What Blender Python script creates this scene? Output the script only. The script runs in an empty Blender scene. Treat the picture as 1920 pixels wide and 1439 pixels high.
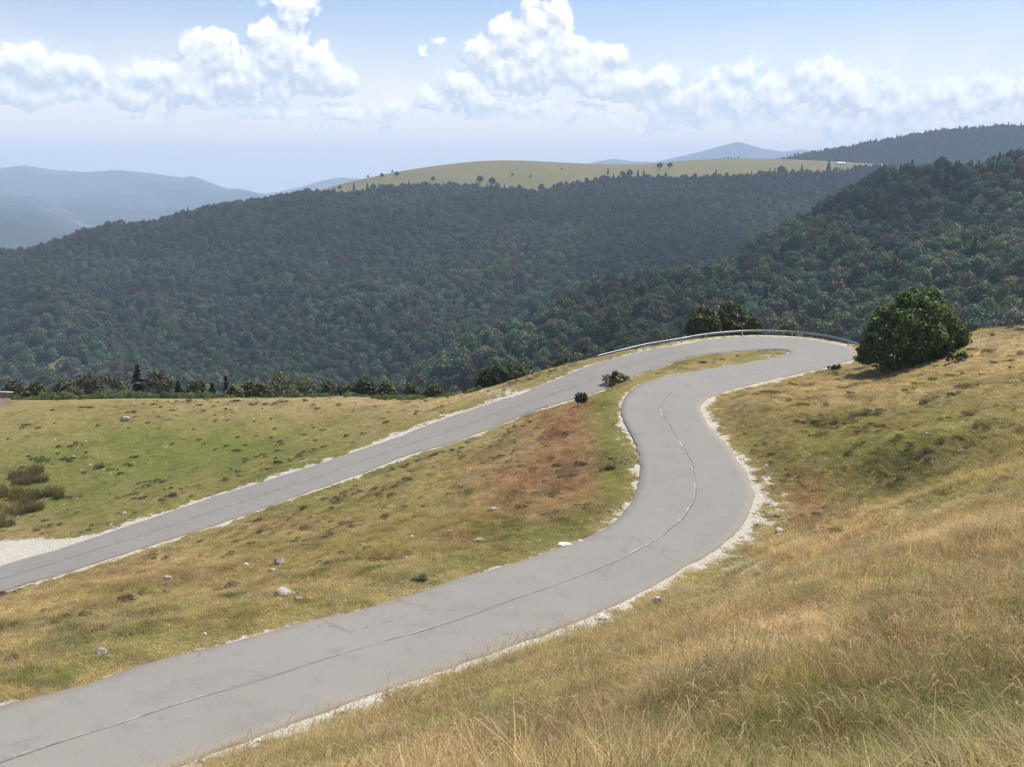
import bpy, math, random
import numpy as np
from mathutils import Vector
rng = np.random.default_rng(7)
random.seed(7)
R = math.radians
SC = bpy.context.scene
COL = SC.collection

# ------------------------------------------------------------------ camera, sky, sun, exposure
F = 1663.0; CX, CY, HZ = 960.0, 719.5, 340.0           # focal length and horizon in photo pixels
PIT = math.atan((CY - HZ) / F); CS, SN = math.cos(PIT), math.sin(PIT)
cd = bpy.data.cameras.new('camera'); cam = bpy.data.objects.new('camera', cd); COL.objects.link(cam)
cd.sensor_width = 36; cd.lens = 36 * F / 1920; cd.clip_end = 120000; cd.clip_start = .1
cam.location = (0, 0, 0); cam.rotation_euler = (R(90) - PIT, 0, 0)
SC.camera = cam
SC.view_settings.view_transform = 'Standard'; SC.view_settings.look = 'None'
SC.view_settings.exposure = 0.80; SC.view_settings.gamma = 1.0
SC.render.engine = 'CYCLES'; SC.cycles.use_denoising = True
SC.cycles.max_bounces = 6; SC.cycles.diffuse_bounces = 3; SC.cycles.transmission_bounces = 3; SC.cycles.volume_bounces = 1
SC.cycles.transparent_max_bounces = 8
SUN_AZ, SUN_EL = 55.0, 60.0
sd = bpy.data.lights.new('sun', 'SUN'); sd.energy = 4.6; sd.angle = R(.53); sd.color = (1, .95, .87)
so = bpy.data.objects.new('sun', sd); COL.objects.link(so)
SUNV = Vector((math.sin(R(SUN_AZ)) * math.cos(R(SUN_EL)), math.cos(R(SUN_AZ)) * math.cos(R(SUN_EL)), math.sin(R(SUN_EL))))
so.rotation_euler = (-SUNV).to_track_quat('-Z', 'Y').to_euler()


class NT:
    """small helper for writing node trees"""
    def __init__(s, tree): s.t = tree; s.n = tree.nodes; s.l = tree.links
    def add(s, typ, **kw):
        n = s.n.new(typ)
        for k, v in kw.items(): setattr(n, k, v)
        return n
    def link(s, a, b): s.l.new(a, b)
    def setin(s, sock, v):
        if hasattr(v, 'is_output') or isinstance(v, bpy.types.NodeSocket): s.l.new(v, sock)
        else: sock.default_value = v
    def math(s, op, a, b=0.0, c=None, clamp=False):
        n = s.n.new('ShaderNodeMath'); n.operation = op; n.use_clamp = clamp
        s.setin(n.inputs[0], a); s.setin(n.inputs[1], b)
        if c is not None: s.setin(n.inputs[2], c)
        return n.outputs[0]
    def vmath(s, op, a, b=None, c=None, out=0):
        n = s.n.new('ShaderNodeVectorMath'); n.operation = op
        s.setin(n.inputs[0], a)
        if b is not None: s.setin(n.inputs[1], b)
        if c is not None: s.setin(n.inputs[2], c)
        return n.outputs[out]
    def mix(s, f, a, b, mode='MIX'):
        n = s.n.new('ShaderNodeMix'); n.data_type = 'RGBA'; n.blend_type = mode
        s.setin(n.inputs[0], f); s.setin(n.inputs[6], a); s.setin(n.inputs[7], b)
        return n.outputs[2]
    def noise(s, vec, scale, detail=3.0, rough=.55, dist=0.0):
        n = s.n.new('ShaderNodeTexNoise'); s.setin(n.inputs['Vector'], vec)
        n.inputs['Scale'].default_value = scale; n.inputs['Detail'].default_value = detail
        n.inputs['Roughness'].default_value = rough; n.inputs['Distortion'].default_value = dist
        return n.outputs[0]
    def ss(s, v, a, b, lo=0.0, hi=1.0):
        n = s.n.new('ShaderNodeMapRange'); n.interpolation_type = 'SMOOTHSTEP'
        s.setin(n.inputs[0], v); n.inputs[1].default_value = a; n.inputs[2].default_value = b
        n.inputs[3].default_value = lo; n.inputs[4].default_value = hi
        return n.outputs[0]
    def lin(s, v, a, b, lo=0.0, hi=1.0):
        n = s.n.new('ShaderNodeMapRange'); s.setin(n.inputs[0], v); n.inputs[1].default_value = a; n.inputs[2].default_value = b
        n.inputs[3].default_value = lo; n.inputs[4].default_value = hi
        return n.outputs[0]


def ray(px, py):
    px = np.asarray(px, float); py = np.asarray(py, float)
    u = (px - CX) / F; v = (CY - py) / F
    return np.stack([u, CS + v * SN, -SN + v * CS], -1)


def azel(px, py):
    d = ray(px, py)
    return math.degrees(math.atan2(d[0], d[1])), math.degrees(math.atan2(d[2], math.hypot(d[0], d[1])))


# world: daylight sky with fair-weather cumulus in it
CLOUDS = [  # photo px centre, px radii, weight
    (45, 125, 82, 40, 1), (0, 160, 100, 34, .8), (150, 128, 42, 34, .9), (110, 168, 105, 24, .6),
    (250, 172, 62, 28, .8), (275, 142, 46, 30, .9), (345, 150, 66, 40, .95), (372, 82, 40, 30, .95), (405, 108, 60, 46, 1), (455, 140, 72, 44, 1),
    (505, 62, 40, 34, 1), (548, 24, 48, 40, 1), (530, 92, 62, 50, 1.05), (580, 128, 64, 50, 1.05), (628, 142, 40, 34, 1), (560, 152, 70, 28, .8),
    (350, 186, 130, 16, .5), (795, 95, 24, 18, .55), (818, 78, 18, 12, .5), (812, 178, 34, 24, .8), (870, 160, 50, 38, .95), (905, 185, 46, 20, .8),
    (900, 92, 38, 34, 1), (955, 72, 48, 44, 1), (1005, 42, 48, 36, 1), (1042, 22, 34, 24, .95), (1030, 92, 76, 56, 1.1), (985, 130, 80, 42, 1),
    (1095, 122, 74, 48, 1.05), (1150, 108, 32, 28, .95), (1150, 158, 90, 38, .95), (1235, 158, 58, 38, .9), (1275, 185, 90, 30, .8),
    (1335, 168, 50, 34, .85), (1395, 132, 46, 26, .8), (1420, 178, 84, 36, .8), (1540, 142, 46, 36, .95), (1585, 172, 80, 40, .9), (1670, 190, 110, 34, .58),
    (1800, 190, 110, 36, .52), (1890, 175, 70, 30, .52), (510, 212, 74, 16, .5), (640, 212, 56, 22, .6), (725, 208, 46, 24, .55), (300, 222, 44, 12, .45),
    (1010, 205, 190, 22, .4), (1330, 222, 240, 22, .4), (1700, 232, 260, 26, .4), (640, 245, 90, 12, .3),
]
w = bpy.data.worlds.new('World'); SC.world = w; w.use_nodes = True
N = NT(w.node_tree); N.n.clear()
gt = bpy.data.node_groups.new('cumulus_density', 'ShaderNodeTree')
gt.interface.new_socket('AzEl', in_out='INPUT', socket_type='NodeSocketVector')
gt.interface.new_socket('Density', in_out='OUTPUT', socket_type='NodeSocketFloat')
G = NT(gt); gi = G.add('NodeGroupInput'); go = G.add('NodeGroupOutput')
p0 = gi.outputs[0]
wn = G.add('ShaderNodeTexNoise'); wn.inputs['Scale'].default_value = .55; wn.inputs['Detail'].default_value = 4; G.link(p0, wn.inputs['Vector'])
warp = G.vmath('SUBTRACT', wn.outputs['Color'], (.5, .5, .5))
pw = G.vmath('MULTIPLY_ADD', warp, (1.5, 1.3, 0), p0)
acc = None
for (px, py, rx, ry, wt) in CLOUDS:
    a, e = azel(px, py); sx, sy = math.degrees(rx / F) * 1.12, math.degrees(ry / F) * 1.12
    q = G.vmath('MULTIPLY_ADD', pw, (1 / sx, 1 / sy, 0), (-a / sx, -e / sy, 0))
    ln = G.vmath('LENGTH', q, out=1)
    b = G.math('MULTIPLY_ADD', G.math('MULTIPLY', ln, ln), -wt * .8, wt * .8)
    acc = b if acc is None else G.math('SMOOTH_MAX', acc, b, .10)
n1 = G.noise(p0, .75, 7, .58, .3)
vo = G.add('ShaderNodeTexVoronoi'); vo.feature = 'SMOOTH_F1'; vo.inputs['Scale'].default_value = 1.25; vo.inputs['Smoothness'].default_value = .6
if 'Detail' in vo.inputs: vo.inputs['Detail'].default_value = 2.0
G.link(pw, vo.inputs['Vector'])
puff = G.math('MULTIPLY_ADD', vo.outputs['Distance'], -.55, .22)
d = G.math('ADD', acc, G.math('MULTIPLY_ADD', n1, .95, -.50))
d = G.math('ADD', G.math('ADD', d, puff), .13)
G.link(d, go.inputs[0])
tc = N.add('ShaderNodeTexCoord')
sep = N.add('ShaderNodeSeparateXYZ'); N.link(tc.outputs['Generated'], sep.inputs[0])
az = N.math('MULTIPLY', N.math('ARCTAN2', sep.outputs[0], sep.outputs[1]), 57.29578)
el = N.math('MULTIPLY', N.math('ARCSINE', sep.outputs[2]), 57.29578)
cmb = N.add('ShaderNodeCombineXYZ'); N.link(az, cmb.inputs[0]); N.link(el, cmb.inputs[1])
g1 = N.add('ShaderNodeGroup'); g1.node_tree = gt; N.link(cmb.outputs[0], g1.inputs[0])
g2 = N.add('ShaderNodeGroup'); g2.node_tree = gt; N.link(N.vmath('ADD', cmb.outputs[0], (.28, .62, 0)), g2.inputs[0])
dens = g1.outputs[0]
alpha = N.ss(dens, -.01, .38)
veil = N.math('ADD', N.math('MULTIPLY', N.math('MULTIPLY', N.ss(el, 9.5, 4.5), N.ss(N.noise(cmb.outputs[0], .16, 5, .6), .36, .66)), .36), N.ss(el, 13.0, 0.5, .02, .95), clamp=True)
alpha = N.math('MAXIMUM', alpha, veil)
relief = N.math('SUBTRACT', dens, g2.outputs[0])                    # sun side of each puff is thinner: brighter
lit = N.lin(relief, -.30, .36, 0.0, 1.0)
deep = N.ss(dens, .25, .95)
lit = N.math('SUBTRACT', lit, N.math('MULTIPLY', deep, .12), clamp=True)
ccol0 = N.mix(lit, (.60, .64, .70, 1), (1.06, 1.05, 1.03, 1))
ccol = N.mix(N.ss(dens, -.05, .12), (.97, .90, .84, 1), ccol0)
sky = N.add('ShaderNodeTexSky', sky_type='NISHITA', sun_disc=False, sun_elevation=R(SUN_EL), sun_rotation=R(SUN_AZ), altitude=1300)
sky.air_density = 1.0; sky.dust_density = .8; sky.ozone_density = 2.5
b1 = N.add('ShaderNodeBackground'); N.link(sky.outputs[0], b1.inputs[0]); b1.inputs[1].default_value = .085
b2 = N.add('ShaderNodeBackground'); N.link(ccol, b2.inputs[0]); b2.inputs[1].default_value = .74
ms = N.add('ShaderNodeMixShader'); N.link(N.math('MULTIPLY', alpha, .95), ms.inputs[0]); N.link(b1.outputs[0], ms.inputs[1]); N.link(b2.outputs[0], ms.inputs[2])
wo = N.add('ShaderNodeOutputWorld'); N.link(ms.outputs[0], wo.inputs[0])
w.cycles.sampling_method = 'MANUAL'; w.cycles.sample_map_resolution = 512

HAZE_DENSITY = 1.4e-4
HAZE_COLOR = (.575, .725, .95, 1)

# ------------------------------------------------------------------ helpers: objects and tags
def tag(o, label=None, cat=None, group=None, kind=None):
    if label: o['label'] = label
    if cat: o['category'] = cat
    if group: o['group'] = group
    if kind: o['kind'] = kind
    return o


def empty(name, loc, rz=0.0):
    o = bpy.data.objects.new(name, None); COL.objects.link(o); o.location = loc; o.rotation_euler.z = rz
    o.empty_display_size = .2
    return o


def link(name, me, parent=None, loc=None):
    o = bpy.data.objects.new(name, me); COL.objects.link(o)
    if parent: o.parent = parent
    if loc is not None: o.location = loc
    return o


def mesh(name, V, Fc, mat=None, smooth=False, face_attr=None):
    """V (n,3); Fc list/array of faces (all quads or tris as array, or list of lists)"""
    me = bpy.data.meshes.new(name)
    V = np.asarray(V, np.float32)
    if isinstance(Fc, np.ndarray):
        k = Fc.shape[1]; nf = len(Fc)
        me.vertices.add(len(V)); me.vertices.foreach_set('co', V.ravel())
        me.loops.add(nf * k); me.loops.foreach_set('vertex_index', Fc.astype(np.int32).ravel())
        me.polygons.add(nf); me.polygons.foreach_set('loop_start', np.arange(0, nf * k, k, dtype=np.int32))
        me.update(calc_edges=True)
    else:
        me.from_pydata([tuple(v) for v in V], [], [list(f) for f in Fc])
    if smooth: me.polygons.foreach_set('use_smooth', np.ones(len(me.polygons), bool))
    if mat: me.materials.append(mat)
    if face_attr is not None:
        a = me.attributes.new('tone', 'FLOAT', 'FACE'); a.data.foreach_set('value', np.asarray(face_attr, np.float32))
    me.update()
    return me


def grid_faces(nx, ny):
    i = np.arange(nx - 1)[None, :] + np.arange(ny - 1)[:, None] * nx
    return np.stack([i, i + 1, i + 1 + nx, i + nx], -1).reshape(-1, 4)


# ------------------------------------------------------------------ helpers: value noise
_tab = rng.random((256, 256))
def vnoise(x, y):
    xi = np.floor(x).astype(int); yi = np.floor(y).astype(int)
    fx = x - xi; fy = y - yi; fx = fx * fx * (3 - 2 * fx); fy = fy * fy * (3 - 2 * fy)
    a = _tab[xi % 256, yi % 256]; b = _tab[(xi + 1) % 256, yi % 256]; c = _tab[xi % 256, (yi + 1) % 256]; e = _tab[(xi + 1) % 256, (yi + 1) % 256]
    return (a * (1 - fx) + b * fx) * (1 - fy) + (c * (1 - fx) + e * fx) * fy
def fbm(x, y, o=4, g=.5):
    s = 0; am = 1; t = 0
    for k in range(o):
        s = s + am * vnoise(x * 2 ** k + 17.3 * k, y * 2 ** k + 9.1 * k); t += am; am *= g
    return s / t - .5
def smooth(v, a, b):
    t = np.clip((v - a) / (b - a), 0, 1); return t * t * (3 - 2 * t)


# ------------------------------------------------------------------ the road's course
INNER = [(0,1325,14.3),(100,1300,0),(200,1270,0),(300,1240,0),(400,1215,0),(500,1187,0),(640,1155,16.0),(730,1130,0),(850,1090,0),(960,1060,0),(1050,1030,17.0),(1110,1005,0),(1155,975,0),(1180,945,0),(1195,910,17.3),(1200,870,0),(1190,830,0),(1175,800,0),(1165,775,17.6),(1167,755,0),(1180,735,0),(1210,718,0),(1260,705,18.0),(1330,693,0),(1400,682,0),(1450,672,0),(1472,666,0),(1480,661,18.4),(1474,657,0),(1450,655,0),(1400,657,0),(1340,662,18.6),(1280,673,0),(1180,703,20.0),(1130,724,0),(1073,745,0),(980,775,22.5),(907,802,0),(827,833,0),(740,863,25.0),(640,900,0),(533,937,0),(400,983,27.0),(233,1037,0),(100,1080,0),(0,1110,29.0)]
OUTER = [(325,1435,14.6),(400,1405,0),(600,1335,0),(800,1265,15.9),(960,1207,0),(1060,1170,0),(1185,1115,0),(1285,1060,17.0),(1345,1027,0),(1385,990,0),(1406,960,0),(1414,930,17.3),(1404,897,0),(1383,863,0),(1360,830,0),(1337,807,0),(1320,783,0),(1313,763,17.6),(1322,750,0),(1347,737,0),(1393,723,0),(1447,710,18.0),(1507,697,0),(1563,684,0),(1592,675,0),(1608,667,18.3),(1609,660,0),(1589,650,0),(1547,640,0),(1493,633,0),(1413,631,18.5),(1347,636,0),(1280,645,18.7),(1223,656,0),(1173,668,19.6),(1113,688,0),(1040,718,21.5),(940,753,0),(840,790,24.0),(740,822,0),(640,856,25.3),(533,892,0),(400,935,27.0),(233,990,0),(117,1028,0),(0,1062,29.0)]

def edge3(P):
    P = np.array(P, float); k = np.where(P[:, 2] > 0)[0]
    sp = np.r_[0, np.cumsum(np.hypot(*np.diff(P[:, :2], axis=0).T))]
    h = np.interp(sp, sp[k], P[k, 2])
    d = ray(P[:, 0], P[:, 1]); return d * (h / -d[:, 2])[:, None]
def resample(P, n):
    """Catmull-Rom through P, then even arc length"""
    Q = np.vstack([2 * P[0] - P[1], P, 2 * P[-1] - P[-2]]); out = []
    for i in range(1, len(Q) - 2):
        t = np.linspace(0, 1, 24, endpoint=False)[:, None]; a, b, c, d = Q[i - 1], Q[i], Q[i + 1], Q[i + 2]
        out.append(.5 * (2 * b + (c - a) * t + (2 * a - 5 * b + 4 * c - d) * t ** 2 + (3 * b - a - 3 * c + d) * t ** 3))
    out = np.vstack(out + [P[-1:]])
    s = np.r_[0, np.cumsum(np.linalg.norm(np.diff(out, axis=0), axis=1))]
    return np.stack([np.interp(np.linspace(0, s[-1], n), s, out[:, k]) for k in range(3)], 1)
def blur1(a, n):
    k = np.hanning(2 * n + 3)[1:-1]; k /= k.sum()
    pad = np.r_[np.repeat(a[:1], n + 0, 0), a, np.repeat(a[-1:], n, 0)] if a.ndim == 1 else np.vstack([np.repeat(a[:1], n, 0), a, np.repeat(a[-1:], n, 0)])
    if a.ndim == 1: return np.convolve(pad, k, 'valid')
    return np.stack([np.convolve(pad[:, j], k, 'valid') for j in range(a.shape[1])], 1)

def extend(P):
    # carry both ends on beyond the frame
    a = P[0] + (P[0] - P[2]) / np.linalg.norm(P[0] - P[2]) * np.array([[16.], [8.]])
    b = P[-1] + (P[-1] - P[-4]) / np.linalg.norm(P[-1] - P[-4]) * np.array([[12.], [40.]])
    return np.vstack([a, P, b])
E_in = extend(edge3(INNER)); E_out = extend(edge3(OUTER))
NS = 700
RI = resample(E_in, 2400); RO = resample(E_out, NS)
idx = np.array([np.argmin(np.hypot(*(RI[:, :2] - q[:2]).T)) for q in RO])
# keep pairing inside a moving window so that the hairpin's two legs never swap
win = np.interp(np.linspace(0, 1, NS), [0, 1], [0, 2399])
idx = np.maximum.accumulate(idx); idx = np.clip(blur1(idx.astype(float), 9), 0, 2399)
RI = np.stack([np.interp(idx, np.arange(2400), RI[:, k]) for k in range(3)], 1)
zc = blur1((RI[:, 2] + RO[:, 2]) / 2, 14)
RI[:, 2] = zc; RO[:, 2] = zc
RC = (RI + RO) / 2
RW = np.hypot(*(RO - RI)[:, :2].T)
RNrm = (RO - RI)[:, :2] / RW[:, None]
RS = np.r_[0, np.cumsum(np.hypot(*np.diff(RC[:, :2], axis=0).T))]


def road_info(x, y):
    """nearest station, signed offset from the middle (+ = outer side), distance beyond the asphalt edge"""
    x = np.asarray(x, float).ravel(); y = np.asarray(y, float).ravel()
    K = np.empty(len(x), int)
    for a in range(0, len(x), 20000):
        dx = x[a:a + 20000, None] - RC[None, :, 0]; dy = y[a:a + 20000, None] - RC[None, :, 1]
        K[a:a + 20000] = np.argmin(np.hypot(dx, dy) - RW[None, :] / 2, 1)
    off = (x - RC[K, 0]) * RNrm[K, 0] + (y - RC[K, 1]) * RNrm[K, 1]
    rad = np.hypot(x - RC[K, 0], y - RC[K, 1])
    de = np.where(np.abs(off) < RW[K] / 2, np.maximum(np.abs(off), 0), rad) - RW[K] / 2
    de = np.where((np.abs(off) < RW[K] / 2) & (rad > RW[K] / 2 + 1.0), rad - RW[K] / 2, de)
    return K, off, de


# ------------------------------------------------------------------ terrain as height functions
class RBF:
    def __init__(s, P, c, lam=1e-4):
        P = np.array(P, float); s.C = P[:, :2]; s.c = c; n = len(P)
        r = np.sqrt(((s.C[:, None] - s.C[None]) ** 2).sum(-1) + c * c)
        T = np.c_[np.ones(n), s.C]; A = np.zeros((n + 3, n + 3)); A[:n, :n] = -r + 0; A[:n, :n] -= lam * n * np.eye(n) * -1; A[:n, n:] = T; A[n:, :n] = T.T
        s.w = np.linalg.lstsq(A, np.r_[P[:, 2], 0, 0, 0], rcond=None)[0]
    def __call__(s, x, y):
        x = np.asarray(x, float); y = np.asarray(y, float); sh = x.shape; x = x.ravel(); y = y.ravel(); o = np.empty(len(x))
        for a in range(0, len(x), 20000):
            xx, yy = x[a:a + 20000], y[a:a + 20000]
            r = np.sqrt((xx[:, None] - s.C[None, :, 0]) ** 2 + (yy[:, None] - s.C[None, :, 1]) ** 2 + s.c ** 2)
            o[a:a + 20000] = -r @ s.w[:-3] + s.w[-3] + s.w[-2] * xx + s.w[-1] * yy
        return o.reshape(sh)
def at(px, py, Y):
    d = ray(px, py); return d * (Y / d[1])

near = [tuple(p) for p in RI[::9]] + [tuple(p) for p in RO[::9]]
near += [tuple(at(*q)) for q in [
    (1919,1439,7),(1400,1439,8.5),(1000,1439,11),(700,1439,15),(540,1439,17.6),
    (1919,1300,9.5),(1919,1200,12),(1919,1100,15.5),(1919,1000,20),(1919,945,26),(1919,900,31),(1919,800,40),(1919,700,57),(1919,640,72),(1919,614,80),
    (1600,1350,8.9),(1600,1200,14),(1700,1050,20.5),(1500,1100,22),(1300,1200,20),(1200,1300,15),(1800,930,33),(1660,925,41),
    (1480,1000,40),(1400,1080,34.8),(1200,1150,30.6),(1000,1230,25.8),(850,1290,23.2),(600,1370,20.4),(450,1420,18.8),
    (1580,918,46.5),(1490,850,52.5),(1390,755,66),(1650,840,46),(1750,800,46.5),(1600,770,60),(1750,700,68),(1640,715,73),(1800,640,79),(1850,625,81),(1500,715,77),(1700,690,77),
    (0,750,122),(-120,752,122),(150,749,122),(450,747,119.5),(550,746,117),(300,748,122),(650,744,114),(900,736,104),(0,850,93),(300,850,94),(600,800,104),(100,950,79),
    (980,715,112),(1060,692,110),(0,1200,30),(0,1150,38),(0,1122,48),(250,1110,42),(250,1060,56),(500,1080,42),(500,1000,58)]]
near += [(0,0,-1.65),(-4,0,-2.8),(-4,5,-5.2),(0,4,-3.7),(4,0,-1.0),(4,4,-3.0),(9,0,-.2),(9,6,-3.2),(-10,5,-8),(-12,0,-6.5),(-17,9,-11.5),(0,-8,1.5),(12,-8,3),(-12,-8,-3),(16,8,-3.0),(22,20,-6),(30,30,-8),(45,60,-11),(40,45,-9.5),
         (60,80,-12),(80,100,-20),(48,112,-30),(60,140,-52),(95,160,-62),(30,122,-27),(30,150,-50),(12,122,-31),(12,150,-54),(44,98,-17.5),(52,104,-23),(20,116,-23),(38,114,-24),
         (-15,122,-31.5),(-15,150,-56),(-50,138,-36),(-50,165,-62),(-90,138,-37),(-90,165,-62),(-120,120,-34),(-120,160,-62),(-90,80,-33),(-60,62,-31),(-40,40,-23.5),(-55,55,-30)]
fnear = RBF(near, 2.5)
NX0, NX1, NY0, NY1, GS = -112.0, 112.0, -9.0, 172.0, .5
gx = np.arange(NX0, NX1 + .01, GS); gy = np.arange(NY0, NY1 + .01, GS)
GX, GY = np.meshgrid(gx, gy)
ZN = fnear(GX, GY)
def blur2(Z, n):
    k = np.hanning(2 * n + 3)[1:-1]; k /= k.sum()
    Z = np.apply_along_axis(lambda r: np.convolve(np.pad(r, n, 'edge'), k, 'valid'), 1, Z)
    return np.apply_along_axis(lambda r: np.convolve(np.pad(r, n, 'edge'), k, 'valid'), 0, Z)
ZN = blur2(ZN, 3)
K_, OFF_, DE_ = [a.reshape(GX.shape) for a in road_info(GX, GY)]
dcam = np.hypot(GX, GY)
bump = fbm(GX / 3.1, GY / 3.1, 4) * .6 + fbm(GX / .9 + 40, GY / .9, 2) * .22 + fbm(GX / 9 + 3, GY / 9, 3) * 1.1
bump = bump * (1 - .55 * smooth(GY, 72, 90) * (GX < 25)) * (1 - .8 * smooth(GY, 98, 112) * (GX < 15))
ZN = ZN + bump * smooth(DE_, .6, 5) * smooth(dcam, 1.5, 6)
rz = RC[K_, 2]
# along the road the ground is a flat verge just under the asphalt, lower beneath it
tb = smooth(DE_, .7, 3.4)
ZN = ZN * tb + (rz - .05 + fbm(GX / .7, GY / .7, 2) * .05 * smooth(DE_, .1, .6)) * (1 - tb)
ZN = np.where(DE_ < .0, np.minimum(ZN, rz - .10), ZN)

def bil(Z, x, y):
    fx = np.clip((np.asarray(x, float) - NX0) / GS, 0, len(gx) - 1.001); fy = np.clip((np.asarray(y, float) - NY0) / GS, 0, len(gy) - 1.001)
    i = fx.astype(int); j = fy.astype(int); a = fx - i; b = fy - j
    return (Z[j, i] * (1 - a) + Z[j, i + 1] * a) * (1 - b) + (Z[j + 1, i] * (1 - a) + Z[j + 1, i + 1] * a) * b

farA = [tuple(at(*q)) for q in [
    (0,700,720),(0,600,850),(0,530,980),(0,472,1130),(-300,560,1150),(-300,650,850),(300,700,720),(300,600,850),(300,500,1030),(300,407,1250),(150,427,1200),(450,377,1340),(600,355,1460),
    (600,680,710),(600,550,900),(600,450,1120),(900,680,700),(900,600,800),(900,500,980),(900,400,1250),(960,353,1500),(700,355,1500),(760,320,1760),(660,341,1640),(880,306,1880),(980,305,1920),(1100,313,1950),(1160,314,1960),
    (1280,303,2000),(1400,300,2020),(1500,303,2040),(1640,309,2050),(1280,332,1580),(1440,326,1600),(1600,318,1700),(1200,480,980),(1200,400,1220),(1500,400,1200),(1500,350,1420),(1800,330,1700),(2100,330,1750),(2100,300,2100),(1850,306,2050)]]
farA += [(-500,450,-165),(-150,480,-168),(0,420,-150),(200,480,-150),(500,600,-130),(-150,300,-130),(0,300,-115),(-60,200,-78),(60,180,-66),(0,150,-62),(-120,150,-66),(120,170,-66),(-300,180,-90),(300,250,-70),(-300,300,-135),
         (600,700,-110),(900,900,-90),(1300,1300,-40),(-600,700,-170),(-1100,1000,-170),(-700,1450,-150),(-1100,1500,-190),(0,2500,-80),(700,2600,-60),(-600,2200,-150),(1500,2500,-40),(-1500,2500,-230),(300,2600,-70)]
farA = [(a, b, c - (8.5 if (i < 20 or i in (35, 36, 37, 38, 39)) else 0)) for i, (a, b, c) in enumerate(farA)]
fA = RBF(farA, 60)
farB = [tuple(at(*q)) for q in [
    (1919,600,330),(1919,450,470),(1919,320,620),(1919,266,730),(2150,600,300),(2150,390,480),(2150,225,720),(1600,620,360),(1600,500,480),(1600,420,560),(1600,380,640),(1630,346,740),(1750,322,740),(1750,400,580),(1750,550,400),
    (1300,640,390),(1300,580,460),(1300,535,530),(1300,516,575),(1450,450,640),(1450,520,520),(1450,620,390),(1050,690,400),(1050,625,470),(1050,585,535),(850,702,450),(850,665,505)]]
farB = [(a, b, c - 9.0) for a, b, c in farB]
farB += [(20,720,-150),(130,760,-135),(220,790,-110),(320,850,-90),(420,880,-70),(-10,640,-150),(-120,560,-170),(-200,470,-185),(500,950,-70),(-60,380,-125),(60,300,-110),(180,250,-90),(160,170,-75),(330,160,-60),(-300,600,-220),(0,900,-200),(700,900,-60),(-600,800,-300)]
fB = RBF(farB, 25)
fx_ = np.arange(-1500, 1501, 12.0); fy_ = np.arange(112, 2600, 12.0); FX, FY = np.meshgrid(fx_, fy_)
ZA = fA(FX, FY); ZB = np.where(FY < 1000, fB(FX, FY), -400)
ZB = ZB - smooth(FY, 850, 1000) * 300
k_ = 6.0
ZF = np.maximum(ZA, ZB) + np.log1p(np.exp(-np.abs(ZA - ZB) / k_)) * k_
rough = smooth(FY, 300, 700)
# gullies and spurs running down the wooded slope
ZF = ZF + rough * (1 - .85 * smooth(FY + .45 * FX, 760, 1150)) * (1 - smooth(FY, 1350, 1600)) * (fbm(FX / 150 + FY / 300, FY / 420, 3) * 85 + fbm(FX / 60, FY / 60, 2) * 16)
ZF = ZF - 26 * rough * (1 - smooth(FY, 1300, 1550)) * 0
def farz(x, y):
    fx = np.clip((np.asarray(x, float) - fx_[0]) / 12, 0, len(fx_) - 1.001); fy = np.clip((np.asarray(y, float) - fy_[0]) / 12, 0, len(fy_) - 1.001)
    i = fx.astype(int); j = fy.astype(int); a = fx - i; b = fy - j
    return (ZF[j, i] * (1 - a) + ZF[j, i + 1] * a) * (1 - b) + (ZF[j + 1, i] * (1 - a) + ZF[j + 1, i + 1] * a) * b
def ground(x, y):
    x = np.asarray(x, float); y = np.asarray(y, float)
    inn = (x > NX0) & (x < NX1) & (y > NY0) & (y < NY1)
    zn = np.where(inn, bil(ZN, x, y), -1e4); zf = np.where(y > 112, farz(x, y), -1e4)
    return np.maximum(zn, zf)
_t = np.concatenate([np.arange(3, 175, .25), np.arange(175, 2600, 4.0)])
def hit(px, py):
    d = ray(px, py); d = d / d[1]; P = d[None] * _t[:, None]
    below = P[:, 2] < ground(P[:, 0], P[:, 1]); i = int(np.argmax(below)) if below.any() else len(_t) - 1
    q = P[i]; return Vector((q[0], q[1], float(ground(q[0], q[1]))))
def project(x, y, z):
    f = y * CS - z * SN; up = y * SN + z * CS; f = np.maximum(f, .01)
    return CX + F * x / f, CY - F * up / f

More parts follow.
